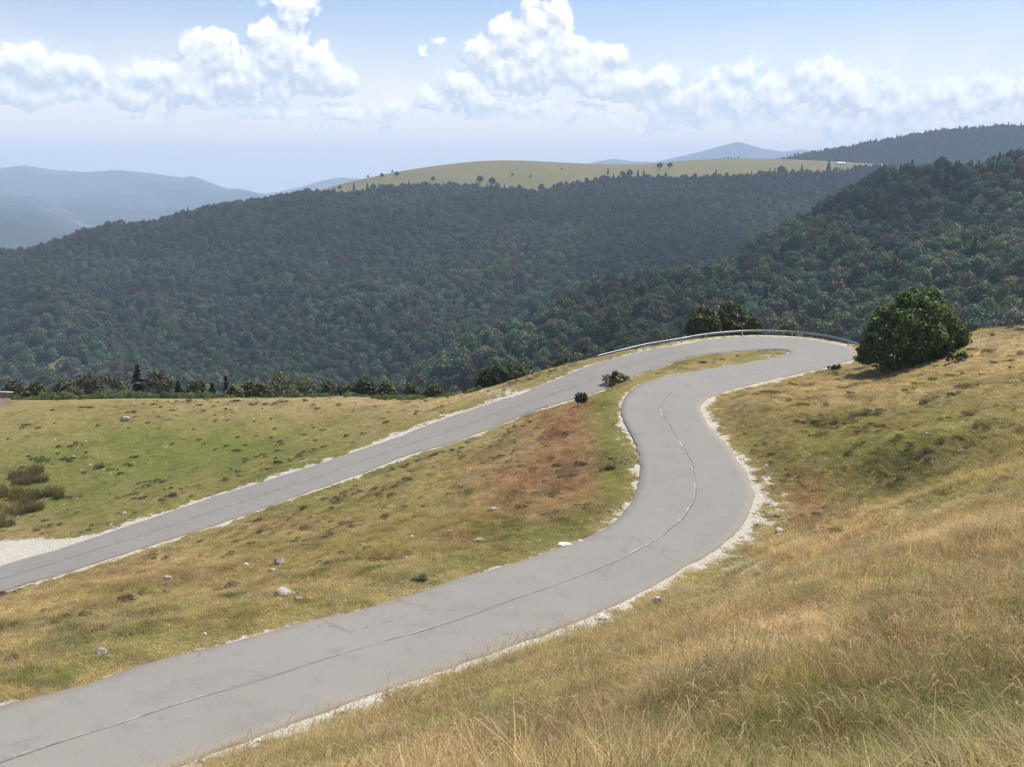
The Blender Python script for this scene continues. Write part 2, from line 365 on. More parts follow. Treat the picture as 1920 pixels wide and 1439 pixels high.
# ------------------------------------------------------------------ colour of the turf (true colour of the plants, patch by patch)
STRAW = np.array((.36, .272, .152)); OLIVE = np.array((.205, .170, .062)); GREEN = np.array((.132, .146, .036)); RUST = np.array((.250, .156, .090)); DARK = np.array((.090, .085, .036))
ZONES = [(1830,1013,95,8,DARK,.9),(1620,1056,70,8,DARK,.55),(1700,1168,90,10,DARK,.5),  # photo px centre, radii, colour, weight
    (350,850,450,85,GREEN,.95),(120,930,190,60,GREEN,.8),(250,770,400,26,OLIVE,.6),(560,760,260,22,STRAW,.45),(760,800,120,30,OLIVE,.6),
    (1085,850,75,95,RUST,1.0),(1100,770,45,30,RUST,.8),(1010,900,110,80,RUST,.65),(1040,790,60,40,RUST,.8),(960,930,110,70,RUST,.55),(880,1010,90,40,RUST,.35),(800,960,170,60,OLIVE,.45),
    (1010,1005,90,28,GREEN,.85),(900,1055,60,25,GREEN,.6),(1155,860,28,110,GREEN,.85),(1130,760,30,40,GREEN,.7),
    (350,1150,330,80,OLIVE,.6),(600,1040,200,50,OLIVE,.6),(250,1075,240,18,RUST,.45),(520,970,150,22,RUST,.35),(560,950,250,16,GREEN,.5),
    (1600,1010,330,52,STRAW,.95),(1700,960,200,22,STRAW,.8),(1300,1120,160,40,STRAW,.6),(1500,1180,260,60,STRAW,.75),(1250,1260,300,90,STRAW,.55),(1400,1400,420,70,RUST,.26),(1300,1320,420,60,OLIVE,.35),(1150,1240,120,50,OLIVE,.6),(1560,1290,180,40,OLIVE,.5),
    (1850,1340,80,130,GREEN,.7),(950,1330,110,60,GREEN,.5),(1650,830,330,125,OLIVE,.85),(1640,860,170,75,GREEN,.6),(1850,790,150,70,GREEN,.4),(1480,740,120,30,STRAW,.45),(1650,730,170,26,STRAW,.5),(1880,660,130,40,STRAW,.95),
    (1430,850,40,60,GREEN,.5),(1500,930,60,60,RUST,.8),(1440,870,30,60,RUST,.5),(1360,790,24,50,RUST,.5),(1330,668,110,10,OLIVE,.6),(1450,660,40,8,GREEN,.8)]
def turf(x, y):
    x = np.asarray(x, float); y = np.asarray(y, float); z = bil(ZN, x, y)
    px, py = project(x, y, z)
    n = fbm(x / 7, y / 7, 4) * 2.2; n2 = fbm(x / 2.3 + 50, y / 2.3, 3) * 2.0
    t = np.clip(.50 + n * .45 + n2 * .25, 0, 1)[..., None]
    c = OLIVE * (1 - t) + STRAW * t
    for (a, b, ra, rb, cc, wt) in ZONES:
        g = np.exp(-(((px - a) / ra) ** 2 + ((py - b) / rb) ** 2) ** 1.3) * wt * np.clip(1 + n2 * .6, .15, 1.15)
        c = c * (1 - np.clip(g, 0, 1)[..., None]) + cc * np.clip(g, 0, 1)[..., None]
    K, off, de = [a.reshape(x.shape) for a in road_info(x, y)]
    e = (np.exp(-((de - 1.6) / 1.3) ** 2) * .35)[..., None]
    c = c * (1 - e) + GREEN * 1.1 * e
    n3 = smooth(fbm(x / 1.7 + 9, y / 1.7, 4), .08, .24) * .75
    n4 = smooth(fbm(x / 4.5 + 29, y / 4.5, 4), .08, .22) * .5
    dk = np.clip(n3 * .5 + n4 * .6, 0, .7)[..., None]
    return c * (1 - dk) + DARK * dk
# bare pale limestone grit beside the asphalt
GRAV = [(10,1036,110,26,2.2),(110,1018,70,12,1.1),(1440,900,20,40,.60),(1455,960,40,50,.62),(1405,1065,65,32,.64),(1330,1100,50,22,.5),(1186,900,9,50,.62),(1165,960,24,22,.62),(1145,985,24,12,.55),(1165,800,9,50,.8),(1150,1150,60,20,.6),
        (980,1205,80,18,.7),(1330,780,14,34,.6),(640,862,70,7,.7),(900,1235,60,14,.7),(700,1300,70,18,.55),(1040,775,50,6,.5),(1330,658,80,4,.8),(1450,668,40,4,.5),(1420,716,60,5,.7),(480,1440,80,14,.5),(990,735,120,9,.7),(850,780,60,8,.6),(440,985,60,10,.5),(620,1160,60,6,.45),(240,1262,120,6,.4)]
def gravel(x, y, K, off, de):
    z = bil(ZN, x, y); px, py = project(x, y, z)
    s = RS[K] / RS[-1]; out = off > 0
    far = K > 430
    wd = np.where(out, np.where(far, .62, .56), np.where(far, .40, .10))
    wd = wd * (1 + fbm(RS[K] / 3.0, off * 0 + out * 30., 3) * 2.2)
    g = 1 - de / np.maximum(wd, .05) * .5
    g = np.clip(g, -.6, 1) * (de > -.6)
    for (a, b, ra, rb, wt) in GRAV:
        q = np.exp(-((px - a) / ra) ** 2 - ((py - b) / rb) ** 2) * (de > -.6); g = np.where(wt > 1, g + q * wt, np.maximum(g, q * wt * 1.0 - .08))
    return np.clip(g, 0, 1.3)

# ------------------------------------------------------------------ materials
def mat(name):
    m = bpy.data.materials.new(name); m.use_nodes = True; n = NT(m.node_tree); n.n.clear()
    o = n.add('ShaderNodeOutputMaterial'); return m, n, o
def pbsdf(n, o, col, rough=.9, normal=None, spec=.2, metal=0.0):
    b = n.add('ShaderNodeBsdfPrincipled'); n.setin(b.inputs['Base Color'], col); n.setin(b.inputs['Roughness'], rough)
    b.inputs['Specular IOR Level'].default_value = spec; b.inputs['Metallic'].default_value = metal
    if normal is not None: n.link(normal, b.inputs['Normal'])
    n.link(b.outputs[0], o.inputs[0]); return b
def bumpn(n, h, s=.5, dist=.1):
    b = n.add('ShaderNodeBump'); b.inputs['Strength'].default_value = s; b.inputs['Distance'].default_value = dist; n.link(h, b.inputs['Height']); return b.outputs[0]
def pos(n): return n.add('ShaderNodeNewGeometry').outputs['Position']

def mat_turf():
    m, n, o = mat('turf'); p = pos(n)
    a = n.add('ShaderNodeAttribute', attribute_name='turf'); g = n.add('ShaderNodeAttribute', attribute_name='gravel')
    f1 = n.noise(p, 1.6, 5, .65); f2 = n.noise(p, 7, 4, .7); f3 = n.noise(p, .5, 4, .6)
    v = n.math('ADD', n.math('MULTIPLY', f1, .9), n.math('MULTIPLY', f2, 1.0)); v = n.lin(v, .55, 1.35, .45, 1.5)
    c = n.mix(1.0, a.outputs['Color'], v, 'MULTIPLY')
    c = n.mix(n.ss(f2, .58, .72, 0, .55), c, (.33, .24, .11, 1))
    c = n.mix(n.ss(f1, .60, .72, 0, .6), c, (.055, .058, .022, 1))
    # stones and grit
    gm = n.math('ADD', g.outputs['Fac'], n.math('MULTIPLY_ADD', n.noise(p, 1.3, 8, .74), 3.6, -1.8))
    gmask = n.ss(gm, .46, .60)
    gcol = n.mix(n.noise(p, 14, 4, .7), (.34, .31, .26, 1), (.66, .62, .54, 1))
    c = n.mix(gmask, c, gcol)
    pbsdf(n, o, c, .95, bumpn(n, n.math('ADD', f2, f1), .9, .25), .05); return m
M_TURF = mat_turf()

def mat_asphalt():
    m, n, o = mat('asphalt'); p = pos(n)
    c = n.mix(n.noise(p, .22, 5, .6), (.152, .141, .126, 1), (.215, .199, .178, 1))
    c = n.mix(n.ss(n.noise(p, .9, 6, .75), .50, .72, 0, .6), c, (.122, .116, .110, 1))
    c = n.mix(n.ss(n.noise(p, 22, 4, .8), .45, .72, 0, .7), c, (.24, .228, .212, 1))
    c = n.mix(n.ss(n.noise(p, 90, 2, .8), .52, .70, 0, .35), c, (.10, .097, .093, 1))
    a = n.add('ShaderNodeAttribute', attribute_name='lane')           # 0 middle .. 1 edge
    w1 = n.math('SUBTRACT', 1.0, n.math('MULTIPLY', n.math('ABSOLUTE', n.math('SUBTRACT', a.outputs['Fac'], .5)), 4.0), clamp=True)
    c = n.mix(n.math('MULTIPLY', w1, n.lin(n.noise(p, .35, 4, .6), .3, .7, .15, .75)), c, (.185, .177, .166, 1))   # worn wheel tracks
    dust = n.math('ADD', n.ss(a.outputs['Fac'], .80, 1.0), n.math('MULTIPLY_ADD', n.noise(p, 1.1, 5, .7), 1.4, -.9))
    c = n.mix(n.math('MULTIPLY', n.ss(dust, .1, .9), .5), c, (.26, .225, .175, 1))
    vc = n.add('ShaderNodeTexVoronoi'); vc.feature = 'DISTANCE_TO_EDGE'; vc.inputs['Scale'].default_value = .16; n.link(n.vmath('ADD', p, n.vmath('MULTIPLY', n.add('ShaderNodeTexNoise').outputs['Color'], (0, 0, 0))), vc.inputs['Vector'])
    crack = n.math('MULTIPLY', n.ss(n.math('ADD', vc.outputs['Distance'], n.math('MULTIPLY_ADD', n.noise(p, 2.5, 4, .6), .05, -.025)), .005, .001), n.ss(n.noise(p, .12, 2, .5), .50, .58))
    c = n.mix(n.math('MULTIPLY', crack, .35), c, (.07, .068, .066, 1))
    c = n.mix(n.ss(n.noise(p, 1.1, 3, .5), .70, .76, 0, .3), c, (.25, .19, .12, 1))   # dung and mud stains
    pbsdf(n, o, c, .88, bumpn(n, n.noise(p, 70, 3, .7), .35, .01), .25); return m
M_ASPH = mat_asphalt()

def simple(name, c1, c2, sc, rough=.9, bs=None, spec=.15, metal=0.0, det=5):
    m, n, o = mat(name); p = pos(n); f = n.noise(p, sc, det, .65)
    c = n.mix(n.ss(f, .32, .68), (*c1, 1), (*c2, 1))
    pbsdf(n, o, c, rough, bumpn(n, f, bs[0], bs[1]) if bs else None, spec, metal); return m
def mat_paint():
    m, n, o = mat('worn_white_paint'); p = pos(n)
    f = n.math('ADD', n.noise(p, 3.0, 5, .75), n.math('MULTIPLY', n.noise(p, .35, 2, .5), .5))
    c = n.mix(n.ss(f, .58, .84), (.32, .31, .29, 1), (.178, .168, .156, 1))
    pbsdf(n, o, c, .8, None, .2); return m
M_PAINT = mat_paint()
M_SEAM = simple('tar_seam', (.055, .054, .053), (.14, .135, .13), 1.3, .7)
M_ROCK = simple('limestone', (.16, .14, .12), (.40, .35, .30), 2.2, .95, (.8, .2))
M_ROCKW = simple('white_limestone', (.34, .315, .28), (.58, .545, .49), 3.0, .95, (.7, .1))
M_STEEL = simple('galvanised_steel', (.25, .265, .28), (.36, .375, .39), 1.5, .5, None, .5, .75)
M_BARK = simple('bark', (.10, .085, .065), (.22, .19, .155), 5, .95, (.8, .1))

def mat_leaf(name, c, var=.55, trans=.3, light=None, inst=False, rough=.55, spec=.3):
    """leaf colour varies leaf by leaf ('tone'); c may be overridden by the instance's own tint"""
    m, n, o = mat(name)
    t = n.add('ShaderNodeAttribute', attribute_name='tone')
    if inst:
        a = n.add('ShaderNodeAttribute', attribute_name='tint'); a.attribute_type = 'INSTANCER'; base = a.outputs['Color']
    else: base = (*c, 1)
    k = n.lin(t.outputs['Fac'], 0, 1, 1 - var, 1 + var)
    cc = n.mix(1.0, base, k, 'MULTIPLY')
    if light: cc = n.mix(n.ss(t.outputs['Fac'], .72, 1.0, 0, .6), cc, (*light, 1))
    b = n.add('ShaderNodeBsdfPrincipled'); n.link(cc, b.inputs['Base Color']); b.inputs['Roughness'].default_value = rough; b.inputs['Specular IOR Level'].default_value = spec
    tr = n.add('ShaderNodeBsdfTranslucent'); n.link(n.mix(1.0, cc, (1.05, 1.02, .85, 1), 'MULTIPLY'), tr.inputs[0])
    mx = n.add('ShaderNodeMixShader'); mx.inputs[0].default_value = trans; n.link(b.outputs[0], mx.inputs[1]); n.link(tr.outputs[0], mx.inputs[2])
    n.link(mx.outputs[0], o.inputs[0]); return m
M_FOREST = mat_leaf('forest_leaves', (0, 0, 0), .5, .22, None, True, .7, .12)
M_GRASS = mat_leaf('grass_blades', (0, 0, 0), .45, .48, None, True, .6, .15)
M_SEEDH = mat_leaf('seed_heads', (.58, .46, .29), .4, .45, None, False, .6, .2)

# ------------------------------------------------------------------ setting: near ground
me = mesh('meadow', np.stack([GX, GY, ZN], -1).reshape(-1, 3), grid_faces(len(gx), len(gy)), M_TURF, True)
tcol = turf(GX, GY); ca = me.color_attributes.new('turf', 'FLOAT_COLOR', 'POINT')
ca.data.foreach_set('color', np.concatenate([tcol, np.ones(GX.shape + (1,))], -1).astype(np.float32).ravel())
GRV = gravel(GX, GY, K_, OFF_, DE_)
GRV = np.maximum(GRV, -.2)
ga = me.attributes.new('gravel', 'FLOAT', 'POINT'); ga.data.foreach_set('value', GRV.astype(np.float32).ravel())
tag(link('meadow', me), kind='structure')

# far ground: valley, wooded slope and grassy ridge in one sheet
GB = [(560,350),(590,364),(660,364),(720,352),(790,347),(880,348),(960,354),(1010,360),(1050,348),(1130,337),(1200,332),(1280,333),(1380,330),(1440,326),(1530,324),(1600,318),(1640,314),(1680,311),(1800,306)]
def is_grass(x, y, z, jitter=0.0):
    px, py = project(x, y, z)
    lim = np.interp(px, [a for a, b in GB], [b for a, b in GB], left=0, right=0)
    g = (py < lim + jitter) & (y > 1250) & (px > 575)
    for (a, b, ra, rb) in [(110, 690, 55, 16), (25, 688, 26, 7), (150, 468, 22, 5)]:
        g = g | (((px - a) / ra) ** 2 + ((py - b) / rb) ** 2 < 1 + fbm(x / 25, y / 25, 2)) & (y > 300)
    return g
def mat_hill():
    m, n, o = mat('hill_ground'); p = pos(n); g = n.add('ShaderNodeAttribute', attribute_name='grass')
    c1 = n.mix(n.noise(p, .02, 5, .6), (.118, .106, .050, 1), (.152, .134, .064, 1))
    c1 = n.mix(n.ss(n.noise(p, .006, 4, .6), .48, .62, 0, .6), c1, (.100, .102, .044, 1))
    c1 = n.mix(n.ss(n.noise(p, .09, 4, .7), .58, .70, 0, .5), c1, (.10, .095, .04, 1))
    c2 = n.mix(n.noise(p, .05, 4, .6), (.030, .034, .014, 1), (.055, .052, .022, 1))
    pbsdf(n, o, n.mix(g.outputs['Fac'], c2, c1), .95, None, .05); return m
M_HILL = mat_hill()
me = mesh('hillside', np.stack([FX, FY, ZF], -1).reshape(-1, 3), grid_faces(len(fx_), len(fy_)), M_HILL, True)
ga = me.attributes.new('grass', 'FLOAT', 'POINT'); ga.data.foreach_set('value', is_grass(FX, FY, ZF).astype(np.float32).ravel())
tag(link('hillside', me), kind='structure')

# plain to the horizon
PL = -270.0
def mat_far(name, c1, c2, c3, sc):
    m, n, o = mat(name); p = pos(n)
    c = n.mix(n.ss(n.noise(p, sc, 6, .62), .40, .60), (*c1, 1), (*c2, 1)); c = n.mix(n.ss(n.noise(p, sc * 2.7, 6, .65), .55, .70), c, (*c3, 1))
    pbsdf(n, o, c, .95, None, .05); return m
M_PLAIN = mat_far('plain', (.018, .026, .016), (.035, .042, .024), (.08, .078, .05), .0012)
me = mesh('plain', [(-13500, -3000, PL), (13500, -3000, PL), (13500, 13500, PL), (-13500, 13500, PL)], np.array([[0, 1, 2, 3]]), M_PLAIN)
tag(link('plain', me), kind='structure')

M_MTN = mat_far('mountain', (.016, .024, .016), (.035, .042, .026), (.12, .11, .08), .0011)
def ridge(name, sky, Y, front, back, mt, amp, nx=260, ny=60, wav=900.):
    sky = np.array(sky, float); d = ray(sky[:, 0], sky[:, 1]); X = d[:, 0] / d[:, 1] * Y; Z = d[:, 2] / d[:, 1] * Y
    x = np.linspace(X[0], X[-1], nx); zt = np.interp(x, X, Z); zt = blur1(zt, 1)
    v = np.r_[np.linspace(-1, 0, ny), np.linspace(0, 1, ny // 2)[1:]]
    XX, VV = np.meshgrid(x, v); ZT = zt[None] + 0 * VV
    prof = np.where(VV < 0, 1 - np.abs(VV) ** 1.15, 1 - np.abs(VV) ** 1.6)
    YY = Y + np.where(VV < 0, VV * front, VV * back)
    gul = (np.abs(fbm(XX / wav + 7, YY / wav / 1.8, 4)) * 2 - .35) * amp * np.sin(np.clip(np.abs(VV), 0, 1) * math.pi) ** .7
    fall = smooth(np.minimum(XX - x[0], x[-1] - XX), 0, (x[-1] - x[0]) * .04)
    ZZ = PL - 5 + (ZT - PL + 5) * prof + gul
    XXs = XX * (YY / Y)
    me = mesh(name, np.stack([XXs, YY, ZZ], -1).reshape(-1, 3), grid_faces(nx, len(v)), mt, True)
    return tag(link(name, me), kind='structure'), (XXs, YY, ZZ)
ridge('mountain', [(-500,330),(-250,322),(-100,318),(0,316),(45,310),(100,319),(160,323),(222,319),(280,325),(345,334),(356,330),(372,334),(400,345),(425,354),(450,354),(500,366),(560,385),(700,430)], 9500, 4200, 3000, M_MTN, 200, wav=1100.)
ridge('mountain', [(-500,345),(-200,352),(0,363),(60,369),(110,385),(170,410),(260,440),(400,480),(520,520)], 6000, 3600, 1800, M_MTN, 130, wav=800.)
ridge('mountain', [(430,372),(500,365),(560,352),(600,340),(635,333),(668,335),(720,340),(800,350),(900,370)], 10500, 2500, 2500, M_MTN, 150, wav=1500.)
ridge('mountain', [(1040,330),(1090,310),(1120,303),(1150,298),(1185,303),(1230,304),(1270,295),(1320,283),(1365,271),(1385,266),(1402,271),(1430,279),(1470,285),(1500,281),(1530,284),(1600,290),(1700,295),(1800,310)], 9500, 3000, 3000, M_MTN, 200, wav=1600.)
_, FARHILL = ridge('wooded_hill', [(1380,330),(1440,309),(1480,301),(1520,292),(1560,285),(1600,279),(1650,269),(1700,261),(1760,250),(1820,245),(1880,241),(1940,243),(2100,250),(2300,262),(2600,300)], 2500, 500, 700, M_HILL, 26, wav=260., nx=300)

# ------------------------------------------------------------------ road, markings, seam
LAT = np.linspace(-1, 1, 13)
P = RC[:, None, :] + (RO - RC)[:, None, :] * LAT[None, :, None]
P[:, :, 2] += .012 * (1 - LAT[None] ** 2)
# ragged asphalt edges
rag = fbm(RS / 1.1, RS * 0 + 3, 3) * .22, fbm(RS / 1.1 + 80, RS * 0 + 8, 3) * .22
P[:, -1, :2] += RNrm * rag[0][:, None]; P[:, 0, :2] -= RNrm * rag[1][:, None]
lo = P[:, -1].copy(); lo[:, 2] -= .16; li = P[:, 0].copy(); li[:, 2] -= .16
P = np.concatenate([li[:, None], P, lo[:, None]], 1)
lane = np.r_[1, np.abs(LAT), 1]
me = mesh('road', P.reshape(-1, 3), grid_faces(15, NS), M_ASPH, False)
a = me.attributes.new('lane', 'FLOAT', 'POINT'); a.data.foreach_set('value', np.tile(lane, NS).astype(np.float32))
tag(link('road', me), kind='structure')

def strip(off, wd, s0, s1, dz, step=.35):
    """a painted or tarred line along the road between two chainages"""
    s = np.linspace(s0, s1, max(2, int((s1 - s0) / step)))
    c = np.stack([np.interp(s, RS, RC[:, k]) for k in range(3)], 1); nn = np.stack([np.interp(s, RS, RNrm[:, k]) for k in range(2)], 1)
    o_ = off(s) if callable(off) else np.full(len(s), off); w_ = wd(s) if callable(wd) else np.full(len(s), wd)
    L = c.copy(); Rr = c.copy(); L[:, :2] += nn * (o_ - w_ / 2)[:, None]; Rr[:, :2] += nn * (o_ + w_ / 2)[:, None]
    hw = np.interp(s, RS, RW) / 2; z = c[:, 2] + .012 * (1 - (o_ / hw) ** 2) + dz; L[:, 2] = z; Rr[:, 2] = z
    V = np.stack([L, Rr], 1).reshape(-1, 3); i = np.arange(len(s) - 1) * 2
    return V, np.stack([i, i + 1, i + 3, i + 2], 1)
def join(parts):
    V, Fs, k = [], [], 0
    for v, f in parts: V.append(v); Fs.append(f + k); k += len(v)
    return np.vstack(V), np.vstack(Fs)
KPX, KPY = project(RC[:, 0], RC[:, 1], RC[:, 2])
def chain(px, py, lo=0, hi=NS): return RS[lo + int(np.argmin(np.hypot(KPX[lo:hi] - px, KPY[lo:hi] - py)))]
S_A, S_B, S_C, S_D = 0.0, chain(1180, 1035), chain(1270, 730), chain(1545, 660)
S_F0 = chain(1290, 655, 350); S_E = RS[-1]
parts = []
s = S_B - 10
for s in np.arange(2.0, S_B, 3.4): parts.append(strip(.02, .045, s, s + 2.6, .008))
for s in np.arange(S_B, S_C + 10, 4.6): parts.append(strip(.0, .095, s, s + 3.1, .008))
parts.append(strip(.0, .085, S_F0, S_E - 1, .008))
V, Fs = join(parts); tag(link('road_marking', mesh('road_marking', V, Fs, M_PAINT)), kind='structure')
wob = lambda s: .085 + .05 * np.sin(s * .7) + fbm(s / 1.5, s * 0, 3) * .10
wwd = lambda s: .035 + .05 * np.clip(fbm(s / 2.5, s * 0 + 4, 3) + .2, 0, 1)
parts = [strip(wob, wwd, 0.5, S_C + 3, .004, .15), strip(lambda s: -.16 + fbm(s / 3, s * 0, 2) * .05, lambda s: .05 + 0 * s, S_F0 - 6, S_E - 1, .004, .3)]
V, Fs = join(parts); tag(link('road_seam', mesh('road_seam', V, Fs, M_SEAM)), kind='structure')

# ------------------------------------------------------------------ foliage builders
def unit(v): return v / np.maximum(np.linalg.norm(v, axis=-1, keepdims=True), 1e-9)
def leaf_quads(C, Nn, size, g, jit=.9, asp=1.5):
    """leaf-sized quads at C, facing roughly Nn"""
    n = len(C); Nn = unit(Nn + g.normal(size=(n, 3)) * jit); t = unit(np.cross(Nn, g.normal(size=(n, 3)))); b = np.cross(Nn, t)
    s = (size * (.6 + .8 * g.random(n)))[:, None] * .5
    V = np.stack([C - t * s * asp, C - b * s + Nn * s * .25, C + t * s * asp, C + b * s + Nn * s * .25], 1).reshape(-1, 3)
    return V, np.arange(4 * n).reshape(n, 4)
def lobes_leaves(lobes, n, size, g, shell=(.72, 1.03), flat=.0, jit=.9):
    """lobes: (x,y,z,rx,ry,rz); leaves fill the outer shells, clumped, and thin out at places"""
    L = np.array(lobes, float); area = (L[:, 3] * L[:, 5]) ** .9; k = g.choice(len(L), n * 2, p=area / area.sum())
    d = unit(g.normal(size=(n * 2, 3))); d[:, 2] = np.where(d[:, 2] < -.5, -d[:, 2] * .6, d[:, 2])
    r = shell[0] + (shell[1] - shell[0]) * g.random(n * 2) ** .6
    lump = 1 + .16 * np.sin(d[:, 0] * 7 + k * 2.1) * np.sin(d[:, 1] * 6 + k) + .12 * np.sin(d[:, 2] * 9 + k * 1.3 + d[:, 0] * 5)
    C = L[k, :3] + d * L[k, 3:] * (r * lump)[:, None]
    # drop those deep inside a neighbouring lobe
    inside = np.zeros(len(C), bool)
    for j in range(len(L)):
        q = ((C - L[j, :3]) / L[j, 3:]); inside |= (np.linalg.norm(q, axis=1) < .68) & (k != j)
    C = C[~inside][:n]; d = d[~inside][:n]; k = k[~inside][:n]
    V, Fq = leaf_quads(C, d, size, g, jit)
    tone = np.clip(g.random(len(C)) * .55 + .45 * g.random(len(L))[k], 0, 1)
    return V, Fq, tone
def tube(pts, rad, n=7):
    pts = np.asarray(pts, float); m = len(pts); V = []
    for i in range(m):
        t = unit((pts[min(i + 1, m - 1)] - pts[max(i - 1, 0)])[None])[0]; a = unit(np.cross(t, (.31, .95, .05))[None])[0]; b = np.cross(t, a)
        for k in range(n): ang = 2 * math.pi * k / n; V.append(pts[i] + rad[i] * (a * math.cos(ang) + b * math.sin(ang)))
    Fq = [[i * n + k, i * n + (k + 1) % n, (i + 1) * n + (k + 1) % n, (i + 1) * n + k] for i in range(m - 1) for k in range(n)]
    return np.array(V), np.array(Fq)
def trunk_mesh(h, r, g, lobes):
    parts = [tube([(0, 0, -.4), (0.03 * h, 0, h * .3), (-.02 * h, .03 * h, h * .65), (0, 0, h)], [r * 1.25, r, r * .7, r * .25])]
    for L in lobes[:6]:
        z0 = h * g.uniform(.15, .5); parts.append(tube([(0, 0, z0), (L[0] * .5, L[1] * .5, (z0 + L[2]) / 2 + .1), (L[0], L[1], L[2])], [r * .55, r * .35, r * .12], 5))
    return join(parts)
def conifer_leaves(h, rb, n, size, g, skirt=.08):
    tiers = max(7, int(h * 1.4)); t = g.random(n) ** .75; k = np.floor(t * tiers); f = t * tiers - k      # 0 top .. 1 bottom
    ang = g.random(n) * 2 * math.pi; arm = 1 + .22 * np.sin(ang * 3 + k * 1.7) + .15 * np.sin(ang * 5 + k)
    tt = (k + .35 + .65 * f) / tiers
    rad = rb * (tt ** .85) * (.55 + .45 * f) * arm * (.45 + .55 * g.random(n) ** .5)
    z = h * (1 - tt * (1 - skirt)) - rad * .18
    C = np.stack([np.cos(ang) * rad, np.sin(ang) * rad, z], 1); d = np.stack([np.cos(ang) * .7, np.sin(ang) * .7, .55 + 0 * ang], 1)
    V, Fq = leaf_quads(C, d, size, g, .55, 1.7); return V, Fq, np.clip(g.random(n) * .6 + .4 * f, 0, 1)

LEAF = {k: mat_leaf('leaves_' + k, c, v, t, l) for k, (c, v, t, l) in dict(
    holly=((.088, .132, .036), .65, .3, (.20, .25, .13)), hazel=((.105, .118, .038), .5, .35, None), brown=((.086, .078, .036), .5, .3, None), dark=((.070, .092, .034), .55, .3, None),
    birch=((.125, .138, .050), .5, .38, None), fir=((.017, .028, .014), .5, .1, None), juniper=((.085, .105, .042), .6, .35, (.16, .14, .07)), broom=((.17, .145, .060), .6, .45, None), thistle=((.22, .25, .16), .4, .45, None),
    heath=((.185, .190, .080), .6, .5, None), ridge=((.030, .040, .020), .5, .15, None)).items()}

def leafy(name, label, cat, base, lobes_px, depth, leaf, n, kind, trunk=(.0, .1), group=None, seed=1, stem='stem', crown='foliage', squash=.85):
    """a bush or tree whose lobes are given in photo pixels (dx, up, r[, ry]) about its base"""
    g = np.random.default_rng(seed); k = depth / F
    lobes = []
    for q in lobes_px:
        dx, up, r = q[:3]; rv = q[3] if len(q) > 3 else r
        lobes.append((dx * k, (g.random() - .5) * r * k * .8, up * k, r * k, r * k * squash, rv * k))
    root = empty(name, base); tag(root, label, cat, group)
    V, Fq, t = lobes_leaves(lobes, n, leaf, g); link(crown, mesh(crown, V, Fq, LEAF[kind], False, t), root)
    th = max(trunk[0], lobes[0][2] * .9)
    V, Fq = trunk_mesh(th, trunk[1], g, lobes); link(stem, mesh(stem, V, Fq, M_BARK, True), root)
    return root
def gpt(px, Y):
    d = ray(px, 700); x = d[0] / d[1] * Y; return Vector((float(x), float(Y), float(ground(x, Y))))
def tree_top(name, label, cat, px, top, wpx, Y, kind, leaf=.45, n=1500, seed=1, group=None, wid=1.0):
    """a tree or tall bush standing at depth Y whose top reaches a photo row and whose crown is wpx wide"""
    b = gpt(px, Y); d = at(px, top, Y); H = d[2] - b.z; g = np.random.default_rng(seed); k = F / Y
    Hp = H * k; w2 = wpx / 2
    lob = [(0, Hp - w2 * .62, w2 * .62), (-w2 * .42, Hp - w2 * 1.05, w2 * .6), (w2 * .45, Hp - w2 * 1.1, w2 * .58), (w2 * .1, Hp - w2 * 1.45, w2 * .72), (-w2 * .5, Hp - w2 * 1.7, w2 * .55), (w2 * .5, Hp - w2 * 1.8, w2 * .55)]
    y = Hp - w2 * 2.3
    while y > w2 * .4: lob += [(-w2 * .3, y, w2 * .65), (w2 * .35, y - w2 * .2, w2 * .6)]; y -= w2 * .8
    lob = [(a * wid + g.normal() * w2 * .08, u + g.normal() * w2 * .1, r * g.uniform(.85, 1.12)) for a, u, r in lob]
    return leafy(name, label, cat, b, lob, Y, leaf, n, kind, (H * .75, .05 + H * .012), group, seed, 'trunk', 'crown')
def conifer(name, label, px, top, wpx, Y, kind='fir', n=900, leaf=.4, seed=1, group=None, base=None):
    b = base if base is not None else gpt(px, Y); g = np.random.default_rng(seed); H = at(px, top, b.y)[2] - b.z
    root = empty(name, b); tag(root, label, 'tree', group)
    V, Fq, t = conifer_leaves(H, wpx / 2 * b.y / F, n, leaf, g); link('crown', mesh('crown', V, Fq, LEAF[kind], False, t), root)
    V, Fq = tube([(0, 0, -.3), (0, 0, H * .5), (0, 0, H * .93)], [.16, .1, .02]); link('trunk', mesh('trunk', V, Fq, M_BARK, True), root)
    return root

def blades(n, h0, h1, spread, wid, g, lean=.5, seg=3):
    V, Fq, T = [], [], []
    for i in range(n):
        r = spread * math.sqrt(g.random()); a = g.random() * 6.28; p = np.array((r * math.cos(a), r * math.sin(a), -.03)); h = g.uniform(h0, h1)
        b = g.random() * 6.28; d = np.array((math.cos(b), math.sin(b), 0)); ln = lean * g.random(); wv = np.array((-d[1], d[0], 0)) * wid * g.uniform(.6, 1.3) / 2
        c = g.random() * 6.28; wv = np.array((math.cos(c), math.sin(c), 0)) * np.linalg.norm(wv); k = len(V); t = g.random()
        for s in range(seg + 1):
            f = s / seg; q = p + np.array((0, 0, h * f * (1 - .25 * ln * f))) + d * h * ln * f ** 2; ww = wv * (1 - f * .85)
            V += [q - ww, q + ww]
        for s in range(seg): Fq.append([k + 2 * s, k + 2 * s + 1, k + 2 * s + 3, k + 2 * s + 2]); T.append(t)
    return np.array(V), np.array(Fq), np.array(T)
